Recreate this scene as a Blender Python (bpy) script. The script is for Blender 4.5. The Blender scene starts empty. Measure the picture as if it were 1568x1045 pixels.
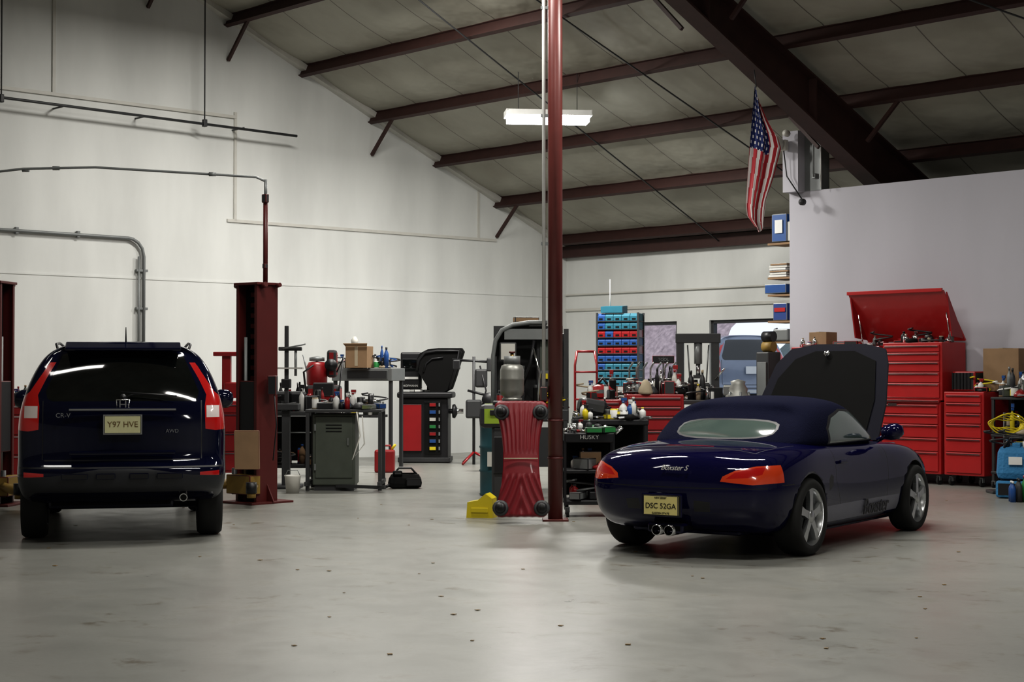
import bpy, bmesh, math, random
from mathutils import Vector, Matrix, Euler
random.seed(7)
D2R=math.pi/180
scene=bpy.context.scene

# ------------------------------------------------------------------ materials
MC={}
def mat(name,col,rough=.5,metal=0.,var=.12,scale=6.,bump=0.,coat=0.,emis=None,estr=0.,spec=.5,bscale=None):
    if name in MC: return MC[name]
    m=bpy.data.materials.new(name); m.use_nodes=True
    nt=m.node_tree; N=nt.nodes; L=nt.links
    b=N['Principled BSDF']
    tc=N.new('ShaderNodeTexCoord'); no=N.new('ShaderNodeTexNoise')
    no.inputs['Scale'].default_value=scale; no.inputs['Detail'].default_value=5
    L.new(tc.outputs['Object'],no.inputs['Vector'])
    mx=N.new('ShaderNodeMix'); mx.data_type='RGBA'
    mx.inputs[6].default_value=(*[max(0,c*(1-var)) for c in col],1)
    mx.inputs[7].default_value=(*[min(1,c*(1+var)) for c in col],1)
    L.new(no.outputs['Fac'],mx.inputs[0]); L.new(mx.outputs[2],b.inputs['Base Color'])
    b.inputs['Roughness'].default_value=rough; b.inputs['Metallic'].default_value=metal
    b.inputs['Coat Weight'].default_value=coat; b.inputs['Coat Roughness'].default_value=.05
    b.inputs['Specular IOR Level'].default_value=spec
    if emis:
        b.inputs['Emission Color'].default_value=(*emis,1); b.inputs['Emission Strength'].default_value=estr
    if bump:
        bp=N.new('ShaderNodeBump'); bp.inputs['Strength'].default_value=bump; bp.inputs['Distance'].default_value=.02
        n2=N.new('ShaderNodeTexNoise'); n2.inputs['Scale'].default_value=bscale or scale*5
        L.new(tc.outputs['Object'],n2.inputs['Vector']); L.new(n2.outputs['Fac'],bp.inputs['Height'])
        L.new(bp.outputs['Normal'],b.inputs['Normal'])
    MC[name]=m; return m

RED=mat('red_enamel',(.27,.012,.015),.38,coat=.15)
REDB=mat('bright_red_enamel',(.38,.017,.018),.38,coat=.2)
DRED=mat('lift_red_paint',(.085,.013,.012),.45)
PURL=mat('primer_brown_steel',(.045,.018,.015),.6,var=.3)
COLM=mat('column_red_oxide',(.12,.030,.026),.38,var=.2)
BLK=mat('black_plastic',(.010,.010,.012),.45)
BLKM=mat('black_matte',(.006,.006,.006),.85,spec=.2)
DGR=mat('dark_grey_steel',(.035,.036,.038),.5)
GRY=mat('grey_steel',(.20,.21,.21),.45,metal=.3)
CHR=mat('chrome',(.70,.70,.71),.14,metal=1.)
ALU=mat('alloy',(.50,.51,.52),.28,metal=.9)
WHT=mat('white_paint',(.65,.65,.63),.5)
OFFW=mat('offwhite_plastic',(.55,.54,.50),.5)
CARD=mat('cardboard',(.25,.16,.09),.85,var=.2)
YEL=mat('yellow_plastic',(.62,.50,.02),.4)
DYEL=mat('dull_yellow_paint',(.22,.14,.03),.6,var=.3)
LIME=mat('lime_paint',(.24,.34,.03),.5)
TEAL=mat('teal_drum_paint',(.022,.075,.09),.45,var=.3)
TEALB=mat('teal_bin',(.02,.14,.20),.5)
BLU=mat('blue_plastic',(.015,.07,.24),.45)
LBLU=mat('light_blue_cloth',(.03,.16,.32),.8,bump=.5)
GRN=mat('green_plastic',(.02,.2,.05),.5)
GCAB=mat('cabinet_greygreen',(.065,.075,.06),.5,var=.25)
RUB=mat('tyre_rubber',(.012,.012,.012),.8)
NAVY=mat('navy_car_paint',(.003,.004,.018),.5,coat=.9,var=.05,spec=0.)
INDI=mat('indigo_car_paint',(.004,.0035,.032),.5,coat=.9,var=.05,spec=0.)
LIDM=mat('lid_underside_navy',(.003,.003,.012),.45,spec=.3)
GLS=mat('dark_car_glass',(.003,.004,.004),.05,coat=.6,spec=.5)
GLSG=mat('green_tint_glass',(.075,.105,.095),.08,coat=1.)
FAB=mat('soft_top_fabric',(.008,.009,.024),.95,bump=.3,scale=20,spec=.05)
TRIM=mat('grey_bumper_plastic',(.020,.021,.026),.5)
REDL=mat('red_lens',(.38,.008,.008),.15,coat=1.,emis=(.8,.02,.01),estr=.04)
AMB=mat('amber_lens',(.50,.05,.014),.15,coat=1.,emis=(.9,.10,.02),estr=.04)
CLR=mat('clear_lens',(.7,.62,.60),.12,coat=1.)
PLT=mat('plate_yellow',(.66,.58,.24),.4)
PLT2=mat('plate_cream',(.62,.60,.36),.4)
SILV=mat('silver_decal',(.16,.16,.20),.45)
BRS=mat('rag_beige',(.38,.32,.23),.9)
FLW=mat('flag_white',(.66,.63,.62),.85); FLR=mat('flag_red',(.36,.02,.03),.85); FLB=mat('flag_blue',(.012,.022,.11),.85)
TUBE=mat('fluorescent_tube',(1,1,1),.5,emis=(.95,.98,1.),estr=9)
DIFF=mat('lit_diffuser',(1,1,1),.5,emis=(.95,.98,1.),estr=20)

# ------------------------------------------------------------------ builder
class B:
    def __init__(s,name,loc=(0,0,0),rz=0.):
        s.name=name; s.loc=loc; s.rz=rz*D2R; s.bm=bmesh.new(); s.mats=[]
    def mi(s,m):
        if m not in s.mats: s.mats.append(m)
        return s.mats.index(m)
    def box(s,c,sz,m,bev=0.,rot=None,top=None):
        i=s.mi(m); hx,hy,hz=[v/2 for v in sz]; tx,ty=(top or (1,1))
        co=[(-hx,-hy,-hz),(hx,-hy,-hz),(hx,hy,-hz),(-hx,hy,-hz),(-hx*tx,-hy*ty,hz),(hx*tx,-hy*ty,hz),(hx*tx,hy*ty,hz),(-hx*tx,hy*ty,hz)]
        R=Euler([a*D2R for a in rot]).to_matrix() if rot else Matrix.Identity(3)
        vs=[s.bm.verts.new(R@Vector(p)+Vector(c)) for p in co]
        fs=[s.bm.faces.new([vs[k] for k in q]) for q in ((3,2,1,0),(4,5,6,7),(0,1,5,4),(1,2,6,5),(2,3,7,6),(3,0,4,7))]
        for f in fs: f.material_index=i
        if bev:
            es=list({e for f in fs for e in f.edges})
            bmesh.ops.bevel(s.bm,geom=es,offset=min(bev,min(sz)*.45),segments=2,profile=.5,affect='EDGES')
        return s
    def frame(s,d):
        d=d.normalized(); a=Vector((0,0,1)) if abs(d.z)<.9 else Vector((1,0,0))
        u=d.cross(a).normalized(); return u,d.cross(u).normalized()
    def tube(s,pts,r,m,seg=8,caps=True):
        i=s.mi(m); P=[Vector(p) for p in pts]; n=len(P); rings=[]
        rr=r if isinstance(r,(list,tuple)) else [r]*n
        u=None
        for k in range(n):
            d=(P[min(k+1,n-1)]-P[max(k-1,0)])
            if d.length<1e-9: d=Vector((0,0,1))
            d.normalize()
            if u is None: u,v=s.frame(d)
            else:
                u=(u-d*u.dot(d)).normalized(); v=d.cross(u)
            rings.append([s.bm.verts.new(P[k]+(u*math.cos(t)+v*math.sin(t))*rr[k]) for t in [2*math.pi*j/seg for j in range(seg)]])
        for k in range(n-1):
            for j in range(seg):
                f=s.bm.faces.new((rings[k][j],rings[k][(j+1)%seg],rings[k+1][(j+1)%seg],rings[k+1][j])); f.material_index=i; f.smooth=True
        if caps:
            f=s.bm.faces.new(rings[0][::-1]); f.material_index=i
            f=s.bm.faces.new(rings[-1]); f.material_index=i
        return s
    def cyl(s,p1,p2,r,m,seg=18,r2=None):
        return s.tube([p1,p2],[r,r if r2 is None else r2],m,seg)
    def lathe(s,prof,o,m,seg=20,axis=(0,0,1)):
        ax=Vector(axis).normalized(); u,v=s.frame(ax); O=Vector(o); rings=[]
        for p in prof:
            r=max(p[0],1e-4)
            rings.append([s.bm.verts.new(O+ax*p[1]+(u*math.cos(2*math.pi*j/seg)+v*math.sin(2*math.pi*j/seg))*r) for j in range(seg)])
        for k in range(len(prof)-1):
            i=s.mi(prof[k+1][2] if len(prof[k+1])>2 else m)
            for j in range(seg):
                f=s.bm.faces.new((rings[k][j],rings[k][(j+1)%seg],rings[k+1][(j+1)%seg],rings[k+1][j])); f.material_index=i; f.smooth=True
        return s
    def prism(s,poly,o,ax1,ax2,ax3,th,m):
        i=s.mi(m); O=Vector(o);a,b,c=Vector(ax1),Vector(ax2),Vector(ax3)
        A=[s.bm.verts.new(O+a*p[0]+b*p[1]-c*th/2) for p in poly]; Bv=[s.bm.verts.new(O+a*p[0]+b*p[1]+c*th/2) for p in poly]
        n=len(poly); fs=[s.bm.faces.new(A[::-1]),s.bm.faces.new(Bv)]
        for k in range(n): fs.append(s.bm.faces.new((A[k],A[(k+1)%n],Bv[(k+1)%n],Bv[k])))
        for f in fs: f.material_index=i
        return s
    def _merge(s,me,fn):
        for f in s.bm.faces: f.tag=True
        s.bm.from_mesh(me)
        for f in s.bm.faces:
            if not f.tag: fn(f)
            f.tag=True
    def text(s,txt,o,size,m,M3=None,th=.002,shear=0.):
        cu=bpy.data.curves.new('t','FONT'); cu.body=txt; cu.size=size; cu.align_x='CENTER'; cu.align_y='CENTER'; cu.extrude=th; cu.shear=shear
        ob=bpy.data.objects.new('t',cu); scene.collection.objects.link(ob)
        dg=bpy.context.evaluated_depsgraph_get(); me=bpy.data.meshes.new_from_object(ob.evaluated_get(dg))
        R=(M3 or Matrix.Identity(3)).to_4x4(); me.transform(Matrix.Translation(Vector(o))@R)
        i=s.mi(m)
        def fn(f): f.material_index=i
        s._merge(me,fn)
        bpy.data.objects.remove(ob); bpy.data.meshes.remove(me); return s
    def addmesh(s,me,M,matmap):
        me=me.copy(); me.transform(M)
        idx=[s.mi(m) for m in matmap]
        def fn(f): f.material_index=idx[f.material_index]
        s._merge(me,fn)
        bpy.data.meshes.remove(me)
    def done(s,parent=None,recalc=True):
        if recalc: bmesh.ops.recalc_face_normals(s.bm,faces=s.bm.faces)
        me=bpy.data.meshes.new(s.name); s.bm.to_mesh(me); s.bm.free()
        for m in s.mats: me.materials.append(m)
        ob=bpy.data.objects.new(s.name,me); ob.location=s.loc; ob.rotation_euler=(0,0,s.rz)
        scene.collection.objects.link(ob)
        if parent: ob.parent=parent
        return ob
RX90=Matrix.Rotation(90*D2R,3,'X')      # text facing -Y

# ------------------------------------------------------------------ room frame
C=(1.08,32.,0.); RZ=-47.      # local x = along back wall, local -y = away from back wall
def RB(name): return B(name,C,RZ)
def R2W(v,u,z=0.):
    return Vector((C[0]+.682*v-.731*u, C[1]-.731*v-.682*u, z))
W=27.; RU=13.5; SL=.430; Z0=4.0
def roofz(u): return Z0+SL*u if u<=RU else Z0+SL*(2*RU-u)

# floor
def floor_mat():
    m=bpy.data.materials.new('sealed_concrete'); m.use_nodes=True; nt=m.node_tree;N=nt.nodes;L=nt.links;b=N['Principled BSDF']
    tc=N.new('ShaderNodeTexCoord')
    def noise(sc,det=6,rough=.55,dist=0):
        n=N.new('ShaderNodeTexNoise'); n.inputs['Scale'].default_value=sc; n.inputs['Detail'].default_value=det; n.inputs['Roughness'].default_value=rough; n.inputs['Distortion'].default_value=dist
        L.new(tc.outputs['Object'],n.inputs['Vector']); return n
    def ramp(src,p0,c0,p1,c1):
        r=N.new('ShaderNodeValToRGB'); r.color_ramp.elements[0].position=p0; r.color_ramp.elements[0].color=(*c0,1)
        r.color_ramp.elements[1].position=p1; r.color_ramp.elements[1].color=(*c1,1); L.new(src,r.inputs[0]); return r
    n1=noise(.35,8); r1=ramp(n1.outputs['Fac'],.3,(.205,.206,.190),.7,(.262,.262,.242))
    n2=noise(2.2,10,.7,.4); r2=ramp(n2.outputs['Fac'],.56,(1,1,1),.72,(.70,.64,.54))
    mx=N.new('ShaderNodeMix'); mx.data_type='RGBA'; mx.blend_type='MULTIPLY'; mx.inputs[0].default_value=.8
    L.new(r1.outputs[0],mx.inputs[6]); L.new(r2.outputs[0],mx.inputs[7])
    n3=noise(4.5,6,.65); r3=ramp(n3.outputs['Fac'],.56,(1,1,1),.66,(.50,.42,.33))
    n4=noise(.9,3); r4=ramp(n4.outputs['Fac'],.52,(0,0,0),.62,(.9,.9,.9))
    mx2=N.new('ShaderNodeMix'); mx2.data_type='RGBA'; mx2.blend_type='MULTIPLY'
    L.new(r4.outputs[0],mx2.inputs[0]); L.new(mx.outputs[2],mx2.inputs[6]); L.new(r3.outputs[0],mx2.inputs[7])
    L.new(mx2.outputs[2],b.inputs['Base Color'])
    rr=ramp(n2.outputs['Fac'],.3,(.27,.27,.27),.75,(.40,.40,.40)); L.new(rr.outputs[0],b.inputs['Roughness'])
    b.inputs['Specular IOR Level'].default_value=.45
    bp=N.new('ShaderNodeBump'); bp.inputs['Strength'].default_value=.035; bp.inputs['Distance'].default_value=.02
    n5=noise(3.5,8,.6); L.new(n5.outputs['Fac'],bp.inputs['Height']); L.new(bp.outputs['Normal'],b.inputs['Normal'])
    return m
FLM=floor_mat()
b=RB('floor'); b.box((W/2,-W/2,-.1),(W+.4,W+.4,.2),FLM); b.done()

def wall_mat(name,col,dirt=.18):
    m=bpy.data.materials.new(name); m.use_nodes=True; nt=m.node_tree;N=nt.nodes;L=nt.links;b=N['Principled BSDF']
    tc=N.new('ShaderNodeTexCoord'); n=N.new('ShaderNodeTexNoise'); mp=N.new('ShaderNodeMapping'); mp.inputs['Scale'].default_value=(1,1,.25)
    L.new(tc.outputs['Object'],mp.inputs[0]); L.new(mp.outputs[0],n.inputs['Vector']); n.inputs['Scale'].default_value=1.3; n.inputs['Detail'].default_value=8
    r=N.new('ShaderNodeValToRGB'); r.color_ramp.elements[0].position=.3; r.color_ramp.elements[0].color=(*[c*(1-dirt) for c in col],1)
    r.color_ramp.elements[1].position=.65; r.color_ramp.elements[1].color=(*col,1); L.new(n.outputs['Fac'],r.inputs[0]); L.new(r.outputs[0],b.inputs['Base Color'])
    b.inputs['Roughness'].default_value=.65
    bp=N.new('ShaderNodeBump'); bp.inputs['Strength'].default_value=.1; n2=N.new('ShaderNodeTexNoise'); n2.inputs['Scale'].default_value=25; L.new(tc.outputs['Object'],n2.inputs['Vector']); L.new(n2.outputs['Fac'],bp.inputs['Height']); L.new(bp.outputs['Normal'],b.inputs['Normal'])
    return m
WM=wall_mat('white_painted_wall',(.70,.71,.69),.16)
WMP=wall_mat('partition_paint',(.42,.41,.45),.06)

b=RB('wall_left')
b.prism([(0,0),(W,0),(W,Z0),(RU,Z0+SL*RU),(0,Z0)],(-.1,0,0),(0,-1,0),(0,0,1),(1,0,0),.2,WM)
b.box((.015,-4.9,4.0),(.03,6.0,.05),OFFW); b.box((.015,-7.75,4.9),(.03,.05,1.8),OFFW); b.box((.012,-2.35,4.45),(.024,.04,.9),OFFW)
b.box((.015,-13.,5.72),(.05,10.5,.05),OFFW); b.box((.01,-11.,6.8),(.03,.05,2.2),OFFW)
b.box((.006,-13.,2.98),(.012,25.5,.03),WM)
b.done()
wins=[(1.75,2.88,1.05,2.44),(3.66,5.9,.95,2.44)]
b=RB('wall_back')
def seg(x0,x1,z0,z1): b.box(((x0+x1)/2,.1,(z0+z1)/2),(x1-x0,.2,z1-z0),WM)
seg(0,wins[0][0],0,Z0); seg(wins[0][1],wins[1][0],0,Z0); seg(wins[1][1],W,0,Z0)
for w in wins: seg(w[0],w[1],0,w[2]); seg(w[0],w[1],w[3],Z0)
b.box((3.5,-.02,2.72),(7.,.04,.05),OFFW); b.box((3.5,-.03,3.02),(7.,.05,.025),OFFW)
b.done()
for k,w in enumerate(wins):
    b=RB('window_%d'%(k+1)); x0,x1,z0,z1=w; fm=DGR
    for (cx,cz,sx,sz) in ((x0+.03,(z0+z1)/2,.06,z1-z0),(x1-.03,(z0+z1)/2,.06,z1-z0),((x0+x1)/2,z0+.03,x1-x0,.06),((x0+x1)/2,z1-.03,x1-x0,.06)):
        b.box((cx,.1,cz),(sx,.1,sz),fm)
    b.box(((x0+x1)/2,-.05,z0-.02),(x1-x0+.1,.12,.04),OFFW)
    b.done()
b=RB('wall_right'); b.prism([(0,0),(W,0),(W,Z0),(RU,Z0+SL*RU),(0,Z0)],(W+.1,0,0),(0,-1,0),(0,0,1),(1,0,0),.2,WM); b.done()
b=RB('wall_front'); b.box((W/2,-W-.1,Z0/2),(W,.2,Z0),WM); b.done()
b=RB('wall_partition'); PU=3.12
b.box(((7.84+W)/2,-PU+.09,4.18/2),(W-7.84,.18,4.18),WMP)
b.box((7.98,-PU+.02,4.62),(.28,.36,.90),WMP); b.box((8.27,-PU+.10,4.60),(.30,.20,.86),GRY)
b.done()

def ceil_mat():
    m=bpy.data.materials.new('roof_insulation_blanket'); m.use_nodes=True; nt=m.node_tree;N=nt.nodes;L=nt.links;b=N['Principled BSDF']
    tc=N.new('ShaderNodeTexCoord'); n=N.new('ShaderNodeTexNoise'); n.inputs['Scale'].default_value=.9; n.inputs['Detail'].default_value=9; L.new(tc.outputs['Object'],n.inputs['Vector'])
    r=N.new('ShaderNodeValToRGB'); r.color_ramp.elements[0].position=.3; r.color_ramp.elements[0].color=(.30,.285,.235,1); r.color_ramp.elements[1].position=.7; r.color_ramp.elements[1].color=(.41,.40,.34,1)
    L.new(n.outputs['Fac'],r.inputs[0])
    sx=N.new('ShaderNodeSeparateXYZ'); L.new(tc.outputs['Object'],sx.inputs[0])
    d=N.new('ShaderNodeMath'); d.operation='DIVIDE'; d.inputs[1].default_value=1.22; L.new(sx.outputs[0],d.inputs[0])
    fr=N.new('ShaderNodeMath'); fr.operation='FRACT'; L.new(d.outputs[0],fr.inputs[0])
    lt=N.new('ShaderNodeMath'); lt.operation='LESS_THAN'; lt.inputs[1].default_value=.018; L.new(fr.outputs[0],lt.inputs[0])
    mx=N.new('ShaderNodeMix'); mx.data_type='RGBA'; mx.inputs[7].default_value=(.14,.13,.11,1); L.new(lt.outputs[0],mx.inputs[0]); L.new(r.outputs[0],mx.inputs[6]); L.new(mx.outputs[2],b.inputs['Base Color'])
    b.inputs['Roughness'].default_value=.6
    bp=N.new('ShaderNodeBump'); bp.inputs['Strength'].default_value=.6; bp.inputs['Distance'].default_value=.08; n2=N.new('ShaderNodeTexNoise'); n2.inputs['Scale'].default_value=2.2; L.new(tc.outputs['Object'],n2.inputs['Vector']); L.new(n2.outputs['Fac'],bp.inputs['Height']); L.new(bp.outputs['Normal'],b.inputs['Normal'])
    return m
CM=ceil_mat()
b=RB('ceiling'); i=b.mi(CM)
us=[k*.15 for k in range(int(W/.15)+1)]; vs=[k*.305 for k in range(int(W/.305)+2)]
P0=.4; SP=1.5
def sag(u,v):
    ph=((u-P0)/SP)%1.; q=((v/1.22)%1.)
    return -.11*math.sin(math.pi*ph)**.6*(.55+.45*math.sin(math.pi*q)**.7) 
grid=[[b.bm.verts.new((v,-u,roofz(min(u,W))+sag(u,v)+.04)) for v in vs] for u in us]
for a in range(len(us)-1):
    for c in range(len(vs)-1):
        f=b.bm.faces.new((grid[a][c],grid[a][c+1],grid[a+1][c+1],grid[a+1][c])); f.material_index=i; f.smooth=True
b.prism([(-.2,Z0),(RU,Z0+SL*RU),(W+.2,Z0),(W+.2,Z0+.2),(RU,Z0+SL*RU+.2),(-.2,Z0+.2)],(W/2,0,.1),(0,-1,0),(0,0,1),(1,0,0),W+.4,OFFW)
b.done()

b=RB('roof_purlins'); ang=math.degrees(math.atan(SL))
for k in range(9):
    u=P0+SP*k; z=roofz(u)-.09
    b.box((W/2,-u,z),(W,.022,.19),PURL,rot=(-ang,0,0))
    b.box((W/2,-u-.035,z-.095),(W,.08,.015),PURL,rot=(-ang,0,0))
    b.box((W/2,-u+.035,z+.085),(W,.08,.015),PURL,rot=(-ang,0,0))
b.box((W/2,-.1,Z0-.14),(W,.16,.22),PURL)
for u in (1.9,4.9,7.9,9.4,10.9):
    b.box((.33,-u,roofz(u)-.45),(.86,.05,.05),PURL,rot=(0,-45,0))
for v in (8.6,9.4):
    for u in (3.4,6.4):
        b.box((v+(.3 if v>9 else -.3),-u,roofz(u)-.42),(.8,.05,.05),PURL,rot=(0,-45 if v>9 else 45,0))
b.done()
b=RB('trim_1'); 
b.box((.06,-RU/2,roofz(RU/2)-.05),(.16,RU/math.cos(ang*D2R),.10),OFFW,rot=(-ang,0,0)); b.done()

b=RB('roof_rafter'); VV=9.
u0,u1=.3,13.5; d0,d1=.92,.45
def rb(u): return roofz(u)-.04-(d0+(d1-d0)*(u-u0)/(u1-u0))
b.prism([(u0,rb(u0)),(u1,rb(u1)),(u1,roofz(u1)-.2),(u0,roofz(u0)-.2)],(VV,0,0),(0,-1,0),(0,0,1),(1,0,0),.025,PURL)
b.prism([(u0,rb(u0)),(u1,rb(u1)),(u1,rb(u1)-.03),(u0,rb(u0)-.03)],(VV,0,0),(0,-1,0),(0,0,1),(1,0,0),.3,PURL)
b.prism([(u0,roofz(u0)-.19),(u1,roofz(u1)-.19),(u1,roofz(u1)-.22),(u0,roofz(u0)-.22)],(VV,0,0),(0,-1,0),(0,0,1),(1,0,0),.3,PURL)
for u in (4.2,6.5,9,11.5):
    b.box((VV,-u,(rb(u)+roofz(u)-.2)/2),(.28,.02,roofz(u)-.2-rb(u)),PURL)
b.prism([(.15,0),(.55,0),(.9,rb(.9)),(.15,rb(.3))],(VV,0,0),(0,-1,0),(0,0,1),(1,0,0),.28,PURL)
b.done()
b=RB('bracing_rods')
def rod(v0,u0_,v1,u1_,dz=.3,r=.012):
    b.tube([(v0,-u0_,roofz(u0_)-dz),(v1,-u1_,roofz(u1_)-dz)],r,DGR,6)
rod(4.5,9.,4.05,.2,.24,.012); rod(6.2,8.,7.1,1.0,.24,.012); rod(10.,8,15.,2.,.3); rod(12.5,8,17,3,.3)
b.done()

# ------------------------------------------------------------------ lights
LS=.84
def fixture(loc,rz,power,L_=1.3,wd=.34,drop=.6,col=(1,.97,.91),diff=False):
    e=bpy.data.objects.new('fluorescent_light_fixture',None); scene.collection.objects.link(e); e.location=loc; e.rotation_euler=(0,0,rz*D2R)
    b=B('housing'); b.prism([(-wd/2,.0),(-wd/2+.06,.09),(wd/2-.06,.09),(wd/2,.0),(wd/2-.02,.0),(wd/2-.07,.07),(-wd/2+.07,.07),(-wd/2+.02,.0)],(0,0,0),(0,1,0),(0,0,1),(1,0,0),L_,WHT)
    for sx in (-1,1): b.box((sx*L_/2,0,.045),(.02,wd-.08,.09),WHT)
    for sx in (-1,1): b.tube([(sx*L_*.35,0,.09),(sx*L_*.35,0,.09+drop)],.006,DGR,5)
    b.done(e)
    b=B('tubes')
    if diff: b.prism([(-wd/2+.02,.0),(-wd/2+.07,-.09),(wd/2-.07,-.09),(wd/2-.02,.0)],(0,0,-.001),(0,1,0),(0,0,1),(1,0,0),L_-.06,DIFF)
    else:
        for yy in (-.06,.06): b.cyl((-L_/2+.03,yy,.02),(L_/2-.03,yy,.02),.014,TUBE,6)
    b.done(e)
    la=bpy.data.lights.new('lamp','AREA'); la.shape='RECTANGLE'; la.size=L_; la.size_y=wd; la.energy=power*LS; la.color=col
    lo=bpy.data.objects.new('lamp',la); scene.collection.objects.link(lo); lo.parent=e; lo.location=(0,0,-.10 if diff else -.02)
fixture((.55,24.8,5.42),6,350,wd=.5,drop=.6,diff=True)
for (x,y,z,p) in ((-2.2,22.6,7.05,410),(-1.2,15.5,6.9,270),(2.8,15.8,6.0,260),(-5.,12.,7.0,50),(1.,9.5,7.4,280),(6.,11.5,6.0,80),(-2.,4.,7.2,110),(4,4.,5.6,110)):
    fixture((x,y,z),0 if x<3 else -47,p,L_=2.4,drop=.15)

# ------------------------------------------------------------------ generic pieces
def bottle(b,x,y,z,h,r,m,cap=None):
    b.lathe([(0,0),(r,0),(r,h*.62),(r*.85,h*.72),(r*.36,h*.84),(r*.36,h*.9),(r*.42,h*.9,cap or WHT),(r*.42,h,cap or WHT),(0,h,cap or WHT)],(x,y,z),m,12)
def can(b,x,y,z,h,r,m,m2=None):
    b.lathe([(0,0),(r,0),(r,h*.12),(r,h*.88,m2 or m),(r*.9,h*.92),(r*.9,h),(0,h)],(x,y,z),m,12)
def sbottle(b,x,y,z,h,r,m,c2):
    bottle(b,x,y,z,h*.8,r,m,c2); b.box((x+.01,y,z+h*.88),(r*1.6,r*.7,h*.14),c2,.004); b.box((x+r*.7,y,z+h*.78),(.01,r*.3,h*.1),c2)
CL=[RED,BLK,DGR,GRY,BLK,DGR,WHT,CARD,BLK,OFFW,BLKM,BRS,CHR,DGR,BLU,YEL,GCAB]
def clutter(b,x0,x1,y0,y1,z,n,hmax=.25,seed=1,pal=None):
    R=random.Random(seed); pal=pal or CL
    for k in range(n):
        x=R.uniform(x0,x1); y=R.uniform(y0,y1); m=R.choice(pal); t=R.random(); h=R.uniform(.35,1)*hmax
        if t<.2: bottle(b,x,y,z,h,R.uniform(.025,.045),m,R.choice(pal))
        elif t<.35: can(b,x,y,z,h*.7,R.uniform(.03,.05),m,R.choice(pal))
        elif t<.45: sbottle(b,x,y,z,h,R.uniform(.03,.04),WHT if R.random()<.5 else m,R.choice((RED,BLU,BLK)))
        elif t<.68: b.box((x,y,z+h*.25),(R.uniform(.08,.22),R.uniform(.08,.2),h*.5),m,.008,rot=(0,0,R.uniform(0,90)))
        elif t<.8:
            a=R.uniform(0,3.14); l=R.uniform(.1,.2); b.tube([(x-math.cos(a)*l,y-math.sin(a)*l,z+.02),(x,y,z+.03),(x+math.cos(a)*l,y+math.sin(a)*l,z+.02)],.012,R.choice((CHR,GRY,DGR)),6)
            b.lathe([(0.012,0),(.03,0),(.03,.02),(.012,.02)],(x+math.cos(a)*l,y+math.sin(a)*l,z+.01),CHR,8)
        elif t<.9:
            pts=[(x+.08*math.cos(q*.7)*(1+.1*q),y+.08*math.sin(q*.7),z+.02+.012*q) for q in range(16)]
            b.tube(pts,.011,m,6)
        else:
            b.lathe([(0,0),(.09,0),(.10,.03),(.06,h*.35),(.02,h*.45),(0,h*.45)],(x,y,z),R.choice((BRS,RED,DGR,BLKM)),9)
def caster(b,x,y,r=.05):
    b.cyl((x-.015,y,r),(x+.015,y,r),r,RUB,12); b.box((x,y,r*1.5),(.045,r*.9,r*1.1),GRY)
def toolchest(b,x0,x1,y0,y1,z0,z1,rows,m,cas=True,hand=CHR):
    cx,cy=(x0+x1)/2,(y0+y1)/2
    b.box((cx,cy,(z0+z1)/2),(x1-x0,y1-y0,z1-z0),m,.012)
    tot=sum(rows); z=z0+.03; H_=(z1-z0-.06)
    for r in rows:
        h=H_*r/tot
        b.box((cx,y0-.008,z+h/2),(x1-x0-.07,.022,h-.012),m,.006)
        b.box((cx,y0-.026,z+h-.026),(x1-x0-.09,.018,.022),hand,.004)
        z+=h
    if cas:
        for sx in (x0+.07,x1-.07):
            for sy in (y0+.07,y1-.07): caster(b,sx,sy,z0*.42)
def legs(b,x0,x1,y0,y1,z,m,t=.04):
    for sx in (x0,x1):
        for sy in (y0,y1): b.box((sx,sy,z/2),(t,t,z),m)

# ------------------------------------------------------------------ wheels
def wheel(b,cx,cy,R,w,rim,side,style):
    o=(cx-side*w/2,cy,R); ax=(side,0,0)
    b.lathe([(rim,.0),(R*.93,.0),(R*.99,w*.12),(R,w*.3),(R,w*.7),(R*.99,w*.88),(R*.93,w),(rim*1.02,w),(rim,w*.97),(rim,w*.97,ALU),(rim*.94,w*.93,ALU),(rim*.90,w*.5,ALU),(rim*.90,.02,ALU),(rim,.0,ALU)],o,RUB,36,ax)
    b.lathe([(0,w*.3),(rim*.92,w*.3),(rim*.92,w*.32),(0,w*.32)],o,BLKM,24,ax)
    b.lathe([(rim*.55,w*.34),(rim*.6,w*.36),(rim*.6,w*.4),(0,w*.4)],o,GRY,24,ax)
    X=o[0]+side*w*.86
    n=5
    for k in range(n):
        a=2*math.pi*k/n+math.pi/2
        ca,sa=math.cos(a),math.sin(a)
        poly=[(rim*.16,-rim*.15),(rim*.5,-rim*.13),(rim*.95,-rim*.22),(rim*.95,rim*.22),(rim*.5,rim*.13),(rim*.16,rim*.15)] if style else [(rim*.16,-rim*.14),(rim*.6,-rim*.12),(rim*.95,-rim*.17),(rim*.95,rim*.17),(rim*.6,rim*.12),(rim*.16,rim*.14)]
        b.prism(poly,(X,cy,R),(0,ca,sa),(0,-sa,ca),(1,0,0),.035,ALU)
    b.lathe([(0,.0),(rim*.26,0),(rim*.24,.03),(.04,.045),(0,.045)],(X-side*.015,cy,R),ALU,18,ax)

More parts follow.
